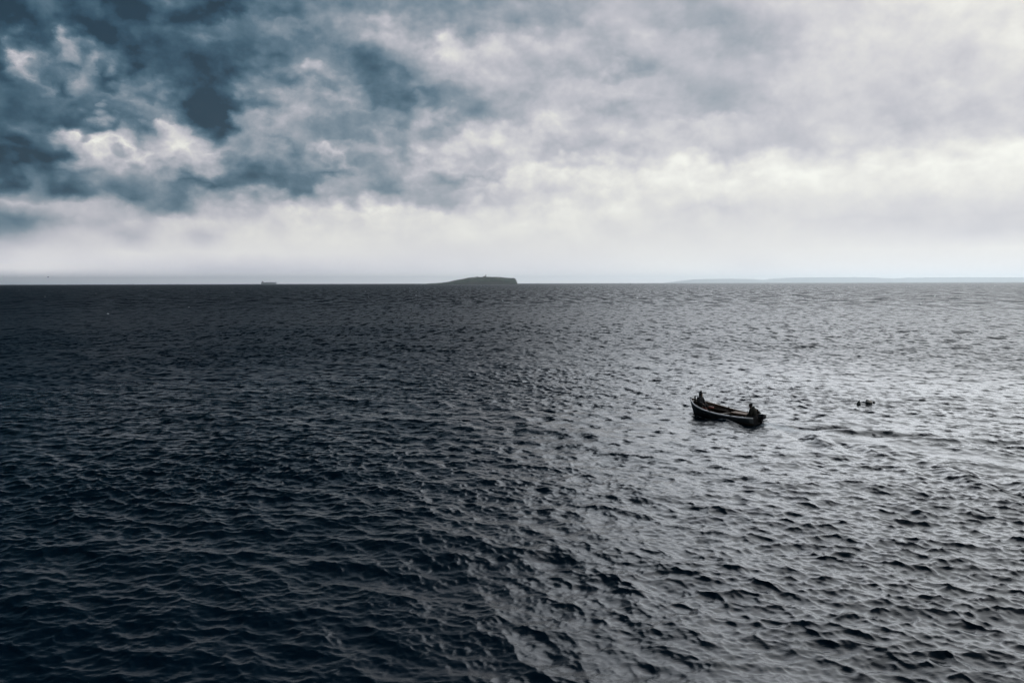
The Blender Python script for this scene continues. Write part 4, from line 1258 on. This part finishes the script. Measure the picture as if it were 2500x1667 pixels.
M_j1 = mat('navy_oilskin', (0.008, 0.009, 0.012), 0.75, 0.3, 9, 0.2)
M_j2 = mat('olive_jacket', (0.014, 0.015, 0.010), 0.85, 0.3, 9, 0.2)
M_tr = mat('dark_trousers', (0.014, 0.014, 0.016), 0.85, 0.3, 9)
M_hat = mat('black_wool', (0.010, 0.010, 0.011), 0.95, 0.3, 40, 0.3)
M_tip = mat('pale_wool', (0.32, 0.29, 0.26), 0.95, 0.2, 40, 0.3)
def v3(*a): return Vector(a)
J1 = dict(pelvis=v3(0, 0, 0.10), waist=v3(0.0, 0, 0.26), chest=v3(0.02, 0, 0.43), neck=v3(0.05, 0, 0.58), head=v3(0.07, 0, 0.70), face=(1, 0.05, -0.05),
          shL=v3(0.03, 0.17, 0.50), elL=v3(0.08, 0.24, 0.26), wrL=v3(0.27, 0.14, 0.17), shR=v3(0.03, -0.17, 0.50), elR=v3(0.06, -0.24, 0.26), wrR=v3(0.26, -0.14, 0.18),
          hipL=v3(0.05, 0.10, 0.08), knL=v3(0.38, 0.13, 0.12), anL=v3(0.36, 0.12, -0.26), hipR=v3(0.05, -0.10, 0.08), knR=v3(0.38, -0.12, 0.12), anR=v3(0.38, -0.11, -0.26))
J2 = dict(pelvis=v3(0, 0, 0.10), waist=v3(0.03, 0, 0.26), chest=v3(0.10, 0, 0.41), neck=v3(0.19, 0, 0.53), head=v3(0.25, 0, 0.63), face=(1, 0.1, -0.25),
          shL=v3(0.12, 0.17, 0.47), elL=v3(0.14, 0.25, 0.23), wrL=v3(0.33, 0.16, 0.16), shR=v3(0.10, -0.17, 0.47), elR=v3(-0.06, -0.28, 0.30), wrR=v3(-0.24, -0.24, 0.22),
          hipL=v3(0.05, 0.10, 0.08), knL=v3(0.36, 0.15, 0.13), anL=v3(0.40, 0.14, -0.15), hipR=v3(0.05, -0.10, 0.08), knR=v3(0.36, -0.14, 0.13), anR=v3(0.40, -0.14, -0.15))
PB = dict(bow=(BL * 0.355, -0.02, 0.48), stern=(BL * -0.445, 0.0, 0.31))
person(BOAT_MW @ Matrix.Translation(PB['bow']) @ Matrix.Rotation(R(188), 4, 'Z'), 'person in a dark hooded oilskin with a pale tip, sitting in the bow', J1, (M_j1, M_tr), hat_point)
person(BOAT_MW @ Matrix.Translation(PB['stern']) @ Matrix.Rotation(R(8), 4, 'Z'), 'person in a dark hat and olive jacket hunched at the tiller in the stern', J2, (M_j2, M_tr), hat_beanie)

# ------------------------------------------------------------------ whitecaps, far out
def whitecaps():
    g = random.Random(21); bm = bmesh.new()
    for k in range(70):
        d = 220 * (2600 / 220) ** (g.random() ** 0.7); a = R(g.uniform(-33, 33))
        c = Vector((math.sin(a) * d, math.cos(a) * d, 0.02))
        w = g.uniform(0.35, 0.9) * (1 + d / 1500); n = 7
        base = len(bm.verts); prev = None
        for i in range(n):
            u = i / (n - 1); x = (u - 0.5) * w + g.uniform(-0.04, 0.04); hgt = 0.16 * math.sin(math.pi * u) * g.uniform(0.6, 1.3) * (1 + d / 1200) + 0.01
            ring = [bm.verts.new(c + Vector((x, -0.28 * math.sin(math.pi * u) - 0.03, -0.05))), bm.verts.new(c + Vector((x, -0.05, hgt))), bm.verts.new(c + Vector((x, 0.2 * math.sin(math.pi * u) + 0.03, -0.05)))]
            if prev:
                for q in range(2): bm.faces.new((prev[q], prev[q + 1], ring[q + 1], ring[q]))
            prev = ring
    o = obj('whitecaps', bm, mat('foam', (0.72, 0.75, 0.77), 0.8, 0.1, 4), None, True)
    tag(o, 'scattered white flecks of breaking crests far out on the sea', 'foam', kind='stuff')
whitecaps()

# ================================================================== the air
def haze():
    bm = bmesh.new(); box(bm, (0, 0, 221), (108000, 108000, 460))
    m = bpy.data.materials.new('sea_haze'); m.use_nodes = True
    nt = m.node_tree; nt.nodes.remove(nt.nodes['Principled BSDF'])
    v = nt.nodes.new('ShaderNodeVolumePrincipled')
    v.inputs['Color'].default_value = (0.89, 0.97, 1.0, 1); v.inputs['Density'].default_value = 3.0e-5; v.inputs['Anisotropy'].default_value = 0.7
    nt.links.new(v.outputs[0], nt.nodes['Material Output'].inputs['Volume'])
    o = obj('haze', bm, m)
    tag(o, 'thin pale sea haze over the water', 'haze', kind='stuff')
haze()
